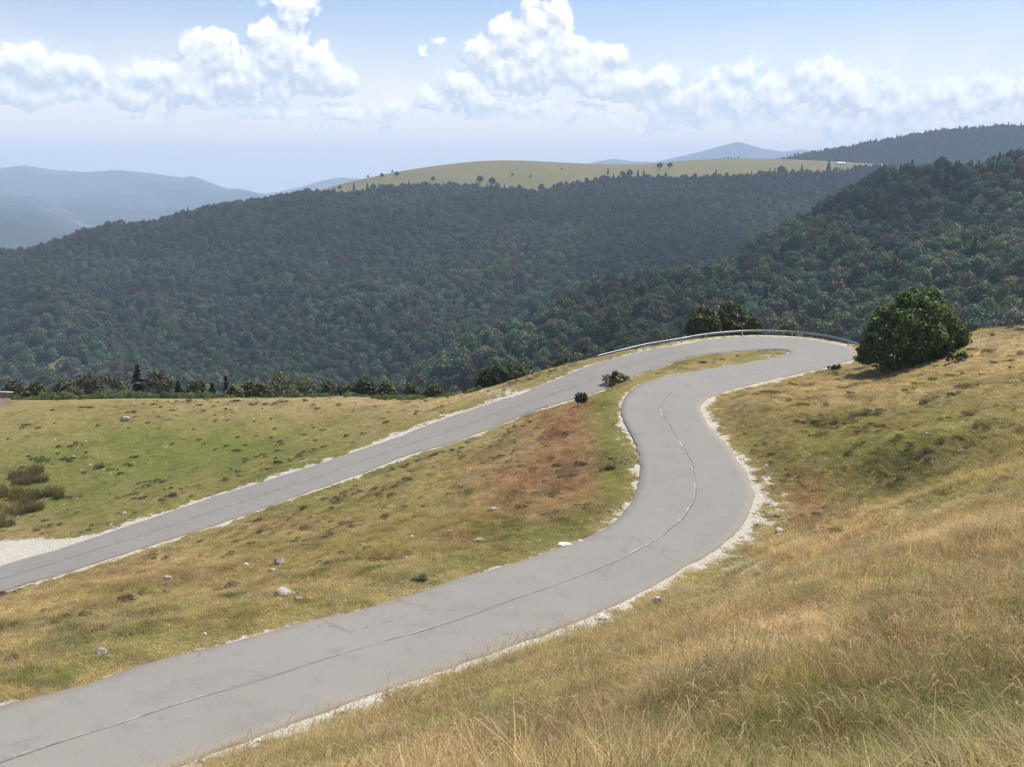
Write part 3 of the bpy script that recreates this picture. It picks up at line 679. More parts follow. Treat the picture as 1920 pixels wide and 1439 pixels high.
def stemmy(name, label, cat, base, clumps, n, h0, h1, wid, kind, group, seed, lean=.9):
    """a tussock or broom: upright stems in a few clumps (dx, dy, spread), over a woody stool"""
    g = np.random.default_rng(seed); root = empty(name, base); tag(root, label, cat, group); parts, T = [], []
    for dx, dy, r in clumps:
        V, Fq, t = blades(n, h0, h1, r, wid, g, lean, 3); V = V + np.array((dx, dy, float(ground(base.x + dx, base.y + dy)) - base.z)); parts.append((V, Fq)); T.append(t)
    V, Fq = join(parts); link('foliage', mesh('foliage', V, Fq, LEAF[kind], False, np.concatenate(T)), root)
    V, Fq = tube([(0, 0, -.2), (0, 0, h0 * .5), (.03, 0, h0)], [.05, .04, .015]); link('stem', mesh('stem', V, Fq, M_BARK, True), root)
    return root

# ------------------------------------------------------------------ bushes and trees around the bend
hb = hit(1706, 686)
leafy('holly_bush', 'large dark green round bush on the grassy slope beside the hairpin bend', 'bush', hb,
      [(0,72,62),(-48,42,46,40),(44,46,50,44),(0,36,66,38),(76,54,25,22),(-74,30,26,24),(4,108,38,32),(52,72,36,32),(-36,80,40,34),(30,98,30,26),(-14,118,26,22),(-60,66,30,28),(74,34,32,28),(-20,24,52,26),(34,22,52,24),(-62,10,36,20),(0,6,60,20),(56,12,38,20),(-80,14,14,12),(24,128,22,18),(-6,134,16,13)], hb.y, .21, 21000, 'holly', (2.5, .16), seed=3)
q = hit(1155, 722); leafy('juniper_bush', 'spiky low juniper bush between the two road legs', 'bush', q, [(-14,9,12,9),(6,12,14,11),(18,8,12,8),(-4,6,16,8),(-2,19,6,9)], q.y, .17, 750, 'juniper', (.3, .05), seed=4)
q = hit(1090, 761); leafy('small_bush', 'small upright dark bush at the roadside above the rusty bank', 'bush', q, [(0,9,10,10),(-3,15,8,9),(4,14,8,9)], q.y, .18, 480, 'dark', (.4, .05), seed=5)
leafy('dense_bush', 'wide dark dome shaped bush beyond the far roadside verge', 'bush', gpt(952, 113), [(0,0,40,20),(-30,12,26,24),(-8,20,30,24),(22,18,28,24),(44,8,20,16),(-44,0,16,20)], 113, .32, 5200, 'dark', (1.2, .1), seed=6)
leafy('dense_bush', 'dark bush just below the start of the guard rail', 'bush', gpt(1056, 113), [(0,8,22,20),(-14,4,16,16),(16,4,18,16),(2,22,16,14)], 113, .30, 2600, 'dark', (1.2, .1), seed=7)
leafy('round_bush', 'small round green tree standing alone on the brow of the green meadow', 'tree', gpt(813, 116), [(0,14,17,15),(-6,8,15,13),(7,9,15,13),(0,22,11,9)], 116, .28, 1900, 'hazel', (1, .08), seed=8, stem='trunk', crown='crown')
tree_top('leafy_tree', 'rounded olive tree behind the guard rail, shorter of the two big ones', 'tree', 1318, 577, 62, 117, 'hazel', .34, 3200, 9)
tree_top('leafy_tree', 'tallest olive tree behind the guard rail', 'tree', 1366, 566, 64, 119, 'hazel', .34, 3400, 10)
tree_top('leafy_tree', 'small olive tree at the right foot of the tallest one behind the guard rail', 'tree', 1407, 596, 34, 116, 'hazel', .30, 1500, 11)
tree_top('leafy_bush', 'low pale green bush peeping over the middle of the guard rail', 'bush', 1474, 603, 48, 116, 'birch', .30, 1500, 12)
tree_top('leafy_bush', 'dark green bush on the drop behind the rising end of the guard rail', 'bush', 1192, 640, 62, 113, 'dark', .30, 1900, 13)
# trees beyond the brow of the meadow, left to right
for i, (px, top, wpx, Y, kind, lab) in enumerate([
    (20, 722, 62, 136, 'brown', 'brown leafed thicket tree directly behind the stone hut'), (62, 724, 44, 134, 'hazel', 'low green tree right of the stone hut behind the bracken'),
    (118, 716, 56, 140, 'brown', 'brownish bushy tree between the stone hut and the tall fir'), (160, 708, 62, 142, 'brown', 'broad brown tree with flat top behind the bracken'), (205, 699, 72, 146, 'brown', 'large brown tree touching the left side of the tall fir'),
    (300, 704, 60, 146, 'brown', 'dull brown tree touching the right side of the tall fir'), (136, 732, 36, 130, 'hazel', 'low dark green bush in front of the brown trees'),
    (368, 714, 46, 140, 'hazel', 'rounded olive tree between the small firs'), (436, 730, 34, 132, 'birch', 'short light green tree beside the thin dark spire'),
    (466, 719, 34, 138, 'hazel', 'narrow olive tree left of the broad pale green one'), (492, 722, 36, 138, 'birch', 'small pale tree at the left edge of the broad pale green one'),
    (528, 704, 66, 142, 'birch', 'broad pale green tree rising behind the meadow'), (566, 709, 52, 144, 'birch', 'pale green tree growing into the broad one from the right'), (612, 718, 36, 142, 'hazel', 'slim green tree in the gap right of the pale green pair'),
    (640, 726, 34, 138, 'brown', 'little brown tree between the slim green tree and the dark bush'), (683, 715, 34, 128, 'dark', 'very dark round bush on the brow of the meadow'), (655, 730, 26, 128, 'hazel', 'low green bush left of the very dark round bush'),
    (724, 722, 36, 128, 'hazel', 'grey green bush right of the very dark round bush'), (770, 728, 26, 124, 'hazel', 'tiny green bush before the lone round tree on the brow')]):
    tree_top('brow_tree' if wpx > 40 else 'brow_bush', lab, 'tree' if 'tree' in lab else 'bush', px, top - 5, wpx * 1.12, Y, kind, .34, 1900, 30 + i, 'trees beyond the brow of the green meadow')
for i, (px, top, wpx, Y, lab) in enumerate([(258, 683, 48, 136, 'tall dark pointed fir rising above the brow of the meadow'), (332, 713, 24, 132, 'small dark fir right of the tall one'), (396, 717, 22, 132, 'stubby dark fir left of the thin spire'), (423, 704, 24, 136, 'thin dark conifer spire beside the short light green tree')]):
    conifer('fir_tree', lab, px, top, wpx, Y, 'fir', 1500 if i == 0 else 500, .36, 60 + i, 'firs beyond the brow of the green meadow')
# shrubs and clumps on the turf
for i, (px, py, wpx, hpx, kind, lab) in enumerate([
    (1800, 676, 40, 20, 'dark', 'low dark green bush to the right of the large round bush'), (1846, 663, 30, 12, 'heath', 'flat green clump near the skyline right of the large bush'),
    (1736, 757, 26, 14, 'heath', 'dark green clump in pale grass below the large bush'), (1567, 694, 18, 13, 'dark', 'small dark clump on the road edge left of the large bush'), (1612, 781, 28, 14, 'heath', 'green clump halfway up the slope beside the S bend'),
    (1563, 795, 18, 13, 'heath', 'small dark clump nearest the S bend on the right slope'), (1852, 802, 56, 20, 'heath', 'broad green clump near the right edge of the slope'), (1543, 818, 22, 14, 'heath', 'round heather clump low on the right slope'),
    (790, 1092, 24, 20, 'thistle', 'grey green thistle clump by the inner road edge'), (1290, 1150, 26, 22, 'heath', 'green leafy plant at the verge edge below the bend'), (187, 877, 16, 9, 'heath', 'dark tussock alone in the bright green meadow'), (255, 858, 10, 5, 'heath', 'tiny dark tussock right of the darker one in the bright meadow'),
    (70, 864, 26, 9, 'heath', 'grey tussock above the brown broom thicket'), (1140, 880, 24, 18, 'heath', 'green clump on top of the rusty bank'), (1650, 1165, 46, 16, 'heath', 'dark green clump in the pale foreground grass'), (1600, 845, 40, 12, 'heath', 'wide low heather clump in the middle of the right slope'),
    (1870, 1015, 60, 14, 'heath', 'dark clump along the bare earth step at the right edge')]):
    q = hit(px, py); w2 = wpx / 2
    gs = np.random.default_rng(300 + i); lob = [(gs.normal() * w2 * .5, hpx * gs.uniform(.08, .35), w2 * gs.uniform(.18, .42), hpx * gs.uniform(.25, .6)) for _ in range(8)]
    if kind in ('heath', 'thistle'): k = q.y / F; stemmy('shrub', lab, 'shrub', q, [(l[0] * k, gs.normal() * w2 * k * .4, l[2] * k * 1.2) for l in lob], 60, hpx * k * .35, hpx * k * 1.05, max(.02, q.y / 1900), kind, 'low shrubs dotted over the turf', 80 + i, 1.3)
    else: leafy('shrub', lab, 'shrub', q, lob, q.y, max(.10, min(.22, q.y / 360)), 190, kind, (.15, .03), 'low shrubs dotted over the turf', 80 + i)
for i, (px, py, cl, lab) in enumerate([(10, 985, [(0,0,1.2),(-1.2,1,1.2),(.9,1.6,1.1),(-.6,-1,.9),(-2.2,0,1.2)], 'tall brown broom thicket at the left edge of the green meadow'), (62, 945, [(0,0,1.0),(1.1,.9,.9),(-.9,.9,.9),(1.6,-.2,.5)], 'lower brown broom bush on the right side of the thicket'),
        (40, 905, [(0,0,1.1),(1.4,.4,.9),(-1.5,.2,1.1),(.4,1.4,.8)], 'brown broom bush at the back of the thicket'), (8, 940, [(0,0,1.2),(-1.3,.5,1.1),(.8,1.1,.9)], 'brown broom bush in the middle of the thicket')]):
    gb = np.random.default_rng(500 + i); cl = [(a + gb.normal() * .5, b * 1.4 + gb.normal() * 1.1, c * gb.uniform(.5, 1.0)) for a, b, c in cl + cl]
    q = hit(px, py); stemmy('broom_bush', lab, 'bush', q, cl, 260, .3, 1.25, .045, 'broom', 'brown broom bushes by the green meadow', 110 + i, .9)

# ------------------------------------------------------------------ rocks
def rock_mesh(wd, dp, ht, g, mt):
    import bmesh
    bm = bmesh.new(); bmesh.ops.create_icosphere(bm, subdivisions=3, radius=1)
    pl = unit(g.normal(size=(9, 3))); off = g.uniform(.55, .95, 9)
    for v in bm.verts:
        c = np.array(v.co)
        for n_, d_ in zip(pl, off):
            s_ = c @ n_ - d_
            if s_ > 0: c = c - n_ * s_ * .92
        c = c + g.normal(size=3) * .022
        v.co = (c[0] * wd / 2, c[1] * dp / 2, c[2] * ht * .62 + ht * .22)
    me = bpy.data.meshes.new('rock'); bm.to_mesh(me); bm.free(); me.materials.append(mt); return me
for i, (px, py, wpx, hpx, wh, lab) in enumerate([
    (236, 789, 21, 9, 0, 'grey boulder alone in the far green meadow'), (316, 1090, 17, 11, 1, 'pale angular stone left of the boulder group'), (460, 1063, 15, 7, 1, 'flat white stone left of the upright boulder'), (523, 1059, 22, 18, 0, 'upright tan boulder at the top of the boulder group'),
    (513, 1073, 22, 7, 0, 'flat grey stone right under the upright tan boulder'), (534, 1118, 42, 17, 0, 'biggest rounded boulder with dark side in the boulder group'), (559, 1129, 18, 13, 0, 'pinkish wedge stone touching the biggest boulder'), (582, 1125, 16, 5, 0, 'thin flat stone right of the pinkish wedge stone'),
    (760, 1051, 14, 9, 0, 'small grey stone near the middle of the dry slope'), (899, 1018, 26, 10, 0, 'long tilted stone at the foot of the rusty bank'), (868, 1031, 14, 6, 0, 'flat dark stone just left of the long tilted one'), (926, 960, 24, 9, 0, 'pale flat stone high on the rusty slope'), (870, 987, 10, 6, 1, 'little white stone below the pale flat one'),
    (190, 1228, 30, 12, 0, 'rough grey stone near the lower left road edge'), (205, 1238, 12, 8, 0, 'small pale stone beside the rough grey one'), (383, 1194, 13, 5, 1, 'low white stone on the grass above the near road'), (408, 1135, 10, 4, 1, 'thin white chip in the grass left of the biggest boulder'), (681, 1025, 18, 6, 0, 'flat pale stone upslope on the dry ground'), (773, 1009, 9, 5, 1, 'white pebble sized stone between the flat pale stones'),
    (1058, 1024, 32, 3, 1, 'long white slab lying at the inner edge of the bend'), (1462, 1000, 20, 11, 1, 'largest white block on the outer verge of the bend'), (1232, 1133, 22, 13, 1, 'white lumpy rock on the near verge below the bend'), (1128, 1163, 30, 8, 1, 'flat white slab beside the near asphalt edge'),
    (1610, 677, 14, 5, 1, 'white stone at the road edge under the large bush'), (484, 1056, 7, 4, 1, 'tiny white stone between the white stone and the upright boulder'), (538, 1078, 9, 5, 1, 'small white stone under the upright tan boulder'), (578, 1090, 9, 4, 1, 'small white chip above the wedge stone'), (656, 1101, 12, 4, 1, 'pale sliver of stone near the inner edge of the near road'),
    (234, 966, 9, 5, 1, 'small white stone on the meadow side of the far road'), (43, 1132, 9, 4, 1, 'small pale stone on the bank under the far road'), (326, 1030, 9, 4, 1, 'white stone on the green bank under the far road'), (1088, 1018, 14, 5, 1, 'short white stone next to the long slab'), (845, 1000, 12, 5, 0, 'grey stone above the long tilted one'), (1740, 816, 12, 4, 1, 'pale chip of stone on the right slope'), (1300, 1292, 18, 7, 0, 'stone half sunk in the foreground grass'), (1355, 688, 9, 3, 1, 'pale stone on the grass island in the hairpin')]):
    q = hit(px, py); k = q.y / F; g = np.random.default_rng(200 + i)
    o = link('rock', rock_mesh(wpx * k * 1.05, wpx * k * g.uniform(.6, .9), hpx * k * 1.35, g, M_ROCKW if wh else M_ROCK), None, q - Vector((0, 0, hpx * k * .12))); o.rotation_euler.z = g.uniform(-.4, .4)
    tag(o, lab, 'rock', 'loose stones on the turf')

# ------------------------------------------------------------------ guard rail
OPX, OPY = project(RO[:, 0], RO[:, 1], RO[:, 2])
s0 = RS[300 + int(np.argmin(np.hypot(OPX[300:] - 1122, OPY[300:] - 684)))]; s1 = RS[200 + int(np.argmin(np.hypot(OPX[200:] - 1609, OPY[200:] - 662)))]
s0, s1 = max(s0, s1), min(s0, s1)
sr = np.arange(s1 - 3, s0, .5)
rc = np.stack([np.interp(sr, RS, RO[:, k]) for k in range(3)], 1); rn = np.stack([np.interp(sr, RS, RNrm[:, k]) for k in range(2)], 1)
rc[:, :2] += rn * .55; rc = blur1(rc, 3)
g_ = np.gradient(rc[:, :2], axis=0); g_ = unit(g_); rn = np.stack([g_[:, 1], -g_[:, 0]], 1); rn *= np.sign((rn * np.stack([np.interp(sr, RS, RNrm[:, k]) for k in range(2)], 1)).sum(1))[:, None]
gr = empty('guard_rail', rc[len(rc) // 2]); tag(gr, 'galvanised steel guard rail curving round the outside of the hairpin', 'guard rail')
O = np.array(gr.location)
prof = [(.0, .50), (-.05, .525), (-.05, .575), (0, .61), (0, .64), (-.05, .675), (-.05, .725), (0, .75), (.012, .75), (.012, .50)]
endf = np.clip(np.minimum(np.arange(len(sr)), 1e9), 0, 6) / 6
V = np.concatenate([(np.stack([rc[:, 0] + rn[:, 0] * a, rc[:, 1] + rn[:, 1] * a, rc[:, 2] + b - .06], 1) - O)[:, None] for a, b in prof], 1)
npf = len(prof); Fq = [[i * npf + k, i * npf + (k + 1) % npf, (i + 1) * npf + (k + 1) % npf, (i + 1) * npf + k] for i in range(len(sr) - 1) for k in range(npf)]
link('beam', mesh('beam', V.reshape(-1, 3), np.array(Fq), M_STEEL, False), gr)
pv, pf = [], []
x = [(-.03, -.05), (.03, -.05), (.03, .05), (-.03, .05)]
PV = [(a, b, -.5) for a, b in x] + [(a, b, .68) for a, b in x]; PF = [[0, 1, 5, 4], [1, 2, 6, 5], [2, 3, 7, 6], [3, 0, 4, 7], [4, 5, 6, 7]]
pm = mesh('post', PV, np.array(PF), M_STEEL)
for i in range(3, len(sr), 8):
    o = link('post', pm, gr, (rc[i, 0] + rn[i, 0] * .08 - O[0], rc[i, 1] + rn[i, 1] * .08 - O[1], rc[i, 2] - .06 - O[2])); o.rotation_euler.z = math.atan2(rn[i, 1], rn[i, 0])
ground_end = rc[-1]

# ------------------------------------------------------------------ stone hut and far building
M_STONE = None
def mat_stonewall():
    m, n, o = mat('rubble_stone'); p = pos(n)
    v = n.add('ShaderNodeTexVoronoi'); v.feature = 'DISTANCE_TO_EDGE'; v.inputs['Scale'].default_value = 2.6; n.link(p, v.inputs['Vector'])
    v2 = n.add('ShaderNodeTexVoronoi'); v2.inputs['Scale'].default_value = 2.6; n.link(p, v2.inputs['Vector'])
    c = n.mix(v2.outputs['Color'], (.17, .13, .105, 1), (.36, .29, .24, 1)); c = n.mix(n.ss(v.outputs['Distance'], .02, .08), (.20, .18, .155, 1), c)
    pbsdf(n, o, c, .95, bumpn(n, v.outputs['Distance'], .6, .1)); return m
M_STONE = mat_stonewall(); M_SHEET = simple('pale_roof_sheet', (.50, .49, .46), (.66, .65, .62), 1.2, .6); M_WHITE = simple('whitewash', (.62, .60, .56), (.74, .72, .68), .4, .8)
def building(name, label, c, L, D, H, rise, over, rz, mw, mr, th=.14):
    root = empty(name, c, rz); tag(root, label, 'building'); a, b = L / 2, D / 2
    V = [(-a, -b, -1), (a, -b, -1), (a, b, -1), (-a, b, -1), (-a, -b, H), (a, -b, H), (a, b, H), (-a, b, H), (-a, 0, H + rise), (a, 0, H + rise)]
    link('wall', mesh('wall', V, [[0, 1, 5, 4], [2, 3, 7, 6], [1, 2, 6, 9, 5], [3, 0, 4, 8, 7]], mw), root)
    a += over; b2 = b + over; hz = H - over * rise / b
    U = []
    for z in (.03, .03 + th): U += [(-a, -b2, hz + z), (a, -b2, hz + z), (a, 0, H + rise + z), (-a, 0, H + rise + z), (-a, b2, hz + z), (a, b2, hz + z)]
    link('roof', mesh('roof', U, [[6, 7, 8, 9], [9, 8, 11, 10], [0, 3, 2, 1], [3, 4, 5, 2], [0, 1, 7, 6], [4, 10, 11, 5], [1, 2, 8, 7], [2, 5, 11, 8], [0, 6, 9, 3], [3, 9, 10, 4]], mr), root)
    return root
q = gpt(-18, 112); q.z = hit(6, 768).z - .1
hx = at(20, 752, q.y)[0]
hut = building('stone_hut', 'small stone hut with a pale low roof at the left edge of the green meadow', Vector((hx - 5.2, q.y + 1.5, q.z)), 6.2, 4.2, 1.45, .55, .3, R(-8), M_STONE, M_SHEET)
q = hit(1576, 309)
building('farm_building', 'long white building far away on the grassy ridge below the wooded hill', q, 17, 8, 3.0, 1.6, .4, R(6), M_WHITE, M_WHITE, .25)
q = hit(1656, 312); building('farm_building', 'smaller white building on the ridge right of the long one', q, 11, 7, 2.4, 1.2, .3, R(-4), M_WHITE, M_WHITE, .25)

# ------------------------------------------------------------------ scatter by geometry nodes
HIDDEN = {}
def protos(name, meshes):
    c = bpy.data.collections.new(name)
    for i, m in enumerate(meshes):
        o = bpy.data.objects.new('%s_%02d' % (name, i), m); c.objects.link(o)
    HIDDEN[name] = c; return c
def scatter(name, pts, rot, scl, ids, tint, coll, label, cat, mt):
    n = len(pts); me = bpy.data.meshes.new(name); me.vertices.add(n); me.vertices.foreach_set('co', np.asarray(pts, np.float32).ravel())
    a = me.attributes.new('rot', 'FLOAT_VECTOR', 'POINT'); a.data.foreach_set('vector', np.asarray(rot, np.float32).ravel())
    a = me.attributes.new('scl', 'FLOAT_VECTOR', 'POINT'); a.data.foreach_set('vector', np.asarray(scl, np.float32).ravel())
    a = me.attributes.new('ids', 'INT', 'POINT'); a.data.foreach_set('value', np.asarray(ids, np.int32))
    a = me.attributes.new('tint', 'FLOAT_COLOR', 'POINT'); a.data.foreach_set('color', np.c_[tint, np.ones(n)].astype(np.float32).ravel())
    me.update(); o = link(name, me); tag(o, label, cat, None, 'stuff')
    t = bpy.data.node_groups.new(name + '_scatter', 'GeometryNodeTree'); t.is_modifier = True
    t.interface.new_socket('Geometry', in_out='INPUT', socket_type='NodeSocketGeometry'); t.interface.new_socket('Geometry', in_out='OUTPUT', socket_type='NodeSocketGeometry')
    ni, no = t.nodes.new('NodeGroupInput'), t.nodes.new('NodeGroupOutput')
    ci = t.nodes.new('GeometryNodeCollectionInfo'); ci.inputs['Collection'].default_value = coll; ci.inputs['Separate Children'].default_value = True; ci.inputs['Reset Children'].default_value = True
    ip = t.nodes.new('GeometryNodeInstanceOnPoints'); ip.inputs['Pick Instance'].default_value = True
    def na(nm, ty): q = t.nodes.new('GeometryNodeInputNamedAttribute'); q.data_type = ty; q.inputs['Name'].default_value = nm; return [s for s in q.outputs if s.enabled and s.name == 'Attribute'][0]
    L = t.links.new
    L(ni.outputs[0], ip.inputs['Points']); L(ci.outputs[0], ip.inputs['Instance']); L(na('ids', 'INT'), ip.inputs['Instance Index'])
    e2r = t.nodes.new('FunctionNodeEulerToRotation'); L(na('rot', 'FLOAT_VECTOR'), e2r.inputs[0]); L(e2r.outputs[0], ip.inputs['Rotation'])
    L(na('scl', 'FLOAT_VECTOR'), ip.inputs['Scale']); L(ip.outputs[0], no.inputs[0])
    md = o.modifiers.new('scatter', 'NODES'); md.node_group = t
    return o

# forest trees
FT = []; g = np.random.default_rng(42)
for v in range(6):      # broadleaf, unit crown about 8 m wide, 11 m tall
    lob = [(0, 0, 7.6, 2.7, 2.7, 2.6)] + [(math.cos(a) * g.uniform(1.5, 2.3), math.sin(a) * g.uniform(1.5, 2.3), g.uniform(4.2, 7.2), *(g.uniform(1.6, 2.3),) * 2, g.uniform(1.5, 2.2)) for a in np.arange(7) * .9 + g.random()] + [(0, 0, 4.2, 3.0, 3.0, 2.2)]
    V, Fq, t = lobes_leaves(lob, 1100, .62, g, (.80, 1.05), jit=.75)
    tv, tf = tube([(0, 0, -1), (0, 0, 2.5), (.1, 0, 5.5)], [.28, .22, .1], 5)
    FT.append(mesh('broadleaf_tree', np.vstack([V, tv]), np.vstack([Fq, tf + len(V)]), M_FOREST, False, np.r_[t, np.zeros(len(tf))]))
for v in range(3):
    V, Fq, t = conifer_leaves(12 + v, 2.5, 900, .7, g); FT.append(mesh('conifer_tree', V, Fq, M_FOREST, False, t))
cF = protos('forest_protos', FT)
def scatter_pts(n, y0, y1, half):
    y = np.sqrt(g.random(n) * (y1 ** 2 - y0 ** 2) + y0 ** 2); x = (g.random(n) * 2 - 1) * half * y; return x, y
def poisson(x, y, r):
    """thin a random set so that no two stand closer than r (grid hash)"""
    cell = {}; keep = np.zeros(len(x), bool); r0 = r
    for i in range(len(x)):
        rr = r0[i]; cx_, cy_ = int(x[i] // 8), int(y[i] // 8); ok = True
        for a in (-1, 0, 1):
            for b in (-1, 0, 1):
                for j in cell.get((cx_ + a, cy_ + b), ()):
                    if (x[i] - x[j]) ** 2 + (y[i] - y[j]) ** 2 < rr * rr: ok = False; break
                if not ok: break
            if not ok: break
        if ok: keep[i] = True; cell.setdefault((cx_, cy_), []).append(i)
    return keep
x, y = scatter_pts(130000, 185, 1900, .66)
z = farz(x, y); px, py = project(x, y, z)
ok = ~is_grass(x, y, z, 4) & (y > 200) & (py > 200); x, y, z = x[ok], y[ok], z[ok]
rad = np.clip((5.2 + 2 * g.random(len(x))) * .84, 0, 8); kp = poisson(x, y, rad); x, y, z = x[kp], y[kp], z[kp]
n = len(x); px, py = project(x, y, z)
cn = fbm(x / 90, y / 90, 3) + g.normal(size=n) * .12
con = (cn > .36) | ((g.random(n) < .025)) | ((px > 1150) & (py < 350) & (g.random(n) < .25) & (y > 1200)) | ((px > 1450) & (py < 380) & (g.random(n) < .2))
ids = np.where(con, 6 + g.integers(0, 3, n), g.integers(0, 6, n))
sc = g.uniform(.68, 1.5, n) * (1 + fbm(x / 120 + 60, y / 120, 2) * .5) * np.where(con, .92, 1.08) * (1 - .25 * smooth(y, 1150, 1450)) * .84
scl = np.stack([sc * g.uniform(.9, 1.15, n), sc * g.uniform(.9, 1.15, n), sc * g.uniform(.85, 1.2, n)], 1)
rot = np.stack([g.normal(size=n) * .05, g.normal(size=n) * .05, g.random(n) * 6.28], 1)
pal = np.array([(.056, .074, .040), (.066, .066, .042), (.046, .070, .044), (.074, .090, .044), (.070, .063, .046), (.042, .060, .038)]) * 1.05
mixn = np.clip((fbm(x / 130, y / 130, 3) + .5) * 5.99 + g.normal(size=n) * 1.1, 0, 5).astype(int)
tint = pal[mixn] * (g.uniform(.72, 1.3, n) * (1 + .45 * (1 - smooth(y, 450, 850))))[:, None]; tint *= 1.14 * np.clip(1 + fbm(x / 210 + 5, y / 210, 3) * 1.3 + fbm(x / 60, y / 60, 2) * .6, .6, 1.6)[:, None]; tint[con] = np.array((.028, .042, .026)) * g.uniform(.7, 1.4, con.sum())[:, None]
# sight lines: which trees show
def visible(x, y, zt):
    v = np.ones(len(x), bool)
    for f in np.linspace(.04, .97, 90): v &= ground(x * f, y * f) + np.where(y * f > 200, 4.0, 0) * (f < .93) < zt * f
    return v
H = sc * 11
inf = (np.abs(px - 960) < 985) & (py < 1000); vis = inf & visible(x, y, z + H * .8)
size = sc / y * vis
pick = np.argsort(-size)[:300]
for i in pick:
    o = link('conifer_tree' if con[i] else 'broadleaf_tree', FT[ids[i]], None, (x[i], y[i], z[i])); o.rotation_euler = rot[i]; o.scale = scl[i]; o['tint'] = [float(c) for c in tint[i]]
    if con[i]: tag(o, 'dark pointed conifer standing within the wood on the nearer right hand spur', 'tree', 'conifers in the wood on the nearer spur')
    else: tag(o, 'leafy round crowned tree within the wood on the nearer right hand spur', 'tree', 'leafy trees in the wood on the nearer spur')
rest = np.ones(n, bool); rest[pick] = False
PTS = np.stack([x, y, z - .3], 1)
scatter('forest', PTS[rest], rot[rest], scl[rest], ids[rest], tint[rest], cF, 'dark mixed wood covering the whole slope across the valley', 'forest', M_FOREST)
# wood on the farther blue hill
XX, YY, ZZ = FARHILL; nf = XX.shape
ii = g.integers(0, nf[1] - 1, 16000); jj = g.integers(26, 66, 16000); fa, fb = g.random(16000), g.random(16000)
lerp = lambda A: (A[jj, ii] * (1 - fa) + A[jj, ii + 1] * fa) * (1 - fb) + (A[jj + 1, ii] * (1 - fa) + A[jj + 1, ii + 1] * fa) * fb
P3 = np.stack([lerp(XX), lerp(YY), lerp(ZZ)], 1); n = len(P3); con = g.random(n) < .45
s_ = g.uniform(.8, 1.35, n)
scatter('hill_forest', P3, np.stack([0 * s_, 0 * s_, g.random(n) * 6.28], 1), np.stack([s_ * 1.25, s_ * 1.25, s_], 1), np.where(con, 6 + g.integers(0, 3, n), g.integers(0, 6, n)),
        np.array((.030, .042, .026)) * g.uniform(.6, 1.4, n)[:, None], cF, 'distant blue wood on the farther hill behind the grassy ridge', 'forest', M_FOREST)

# lone trees on the grassy ridge
RT = [(593,357,10,1),(607,352,10,1),(630,348,9,0),(637,357,11,0),(653,366,12,1),(664,357,16,1),(665,338,8,0),(689,357,17,1),(690,334,7,0),(711,353,12,1),(716,335,12,0),(736,325,7,0),(744,332,13,0),(767,350,14,1),(812,342,13,0),(846,349,12,1),(885,349,9,1),(900,346,20,0),(923,351,22,0),(961,331,8,0),(995,334,7,0),(1015,362,20,0),(1053,319,5,0),(1140,327,13,1),(1150,334,10,1),(1167,334,16,0),(1180,334,20,0),(1196,332,18,1),(1207,328,12,1),(1237,319,17,0),(1248,331,12,1),(1256,317,15,0),(1342,329,13,1),(1420,330,11,1),(1465,332,26,0),(1503,325,18,1),(1533,328,12,1),(1553,325,28,1)]
ORD = 'first second third fourth fifth sixth seventh eighth ninth tenth eleventh twelfth thirteenth fourteenth fifteenth sixteenth seventeenth eighteenth nineteenth twentieth'.split()
def ordi(k, n): return (ORD[k] + ' from the left') if k < (n + 1) // 2 else ((ORD[n - 1 - k] + ' from the right') if n - 1 - k else 'rightmost')
for i, (a, b, hp, c) in enumerate(RT):
    q = hit(a, b); Hm = hp * q.y / F * .82; k = Hm / (13.0 if c else 11.0)
    o = link('ridge_conifer' if c else 'ridge_tree', FT[6 + i % 3] if c else FT[i % 6], None, q - Vector((0, 0, .3))); o.scale = (k * (1.25 if c else 1.1),) * 2 + (k,); o.rotation_euler.z = i * 1.7; o['tint'] = [.034, .044, .026]
    tag(o, ('dark pointed tree' if c else 'dark round tree') + ' on the pale grassy ridge, %s of its lone trees' % ordi(i, len(RT)), 'tree', 'lone trees dotted on the grassy ridge')
for i in range(14):
    a = 1332 + i * 6.6; q = hit(a, 305); xx = at(a, 300, 2060); hgt = .75 * (6 + 5 * math.sin(i / 13 * math.pi) + g.random() * 3) * 2060 / F
    o = link('crest_conifer', FT[6 + i % 3], None, (xx[0], 2060, float(ground(xx[0], 2060)) - .5)); k = hgt / 13; o.scale = (k * 1.5, k * 1.5, k); o['tint'] = [.022, .032, .02]; o.rotation_euler.z = i
    tag(o, 'conifer in the dark row on the ridge skyline, %s' % ordi(i, 14), 'tree', 'row of conifers on the ridge skyline')

# ------------------------------------------------------------------ grass
def stalk(h, g, droop=.5):
    b = g.random() * 6.28; d = np.array((math.cos(b), math.sin(b), 0)); t = np.linspace(0, 1, 9); bend = (.10 + .28 * droop) * h
    P_ = np.stack([np.array((0, 0, h * f * (1 - .10 * droop * f ** 4))) + d * bend * f ** 3 for f in t])
    V, Fq = tube(P_[:7], np.linspace(.0024, .0015, 7), 3)
    f2 = np.linspace(.70, 1.06, 7); H = np.stack([np.array((0, 0, h * (f - .10 * droop * f ** 4 - max(0, f - .92) * 1.1 * droop))) + d * bend * f ** 3 for f in f2])
    hv, hf = tube(H, [.0012, .0036, .0046, .0048, .0040, .0026, .0008], 4)
    k = g.integers(1, 6, 16); C = H[k] + g.normal(size=(16, 3)) * .006
    v, f = leaf_quads(C, np.zeros((16, 3)) + d, .008, g, 1.2, 3.0)
    return np.vstack([V, v, hv]), np.vstack([Fq, f + len(V), hf + len(V) + len(v)]), np.r_[np.full(len(Fq), .4), g.random(len(f)), np.full(len(hf), .75)]
g = np.random.default_rng(5)
GP = []
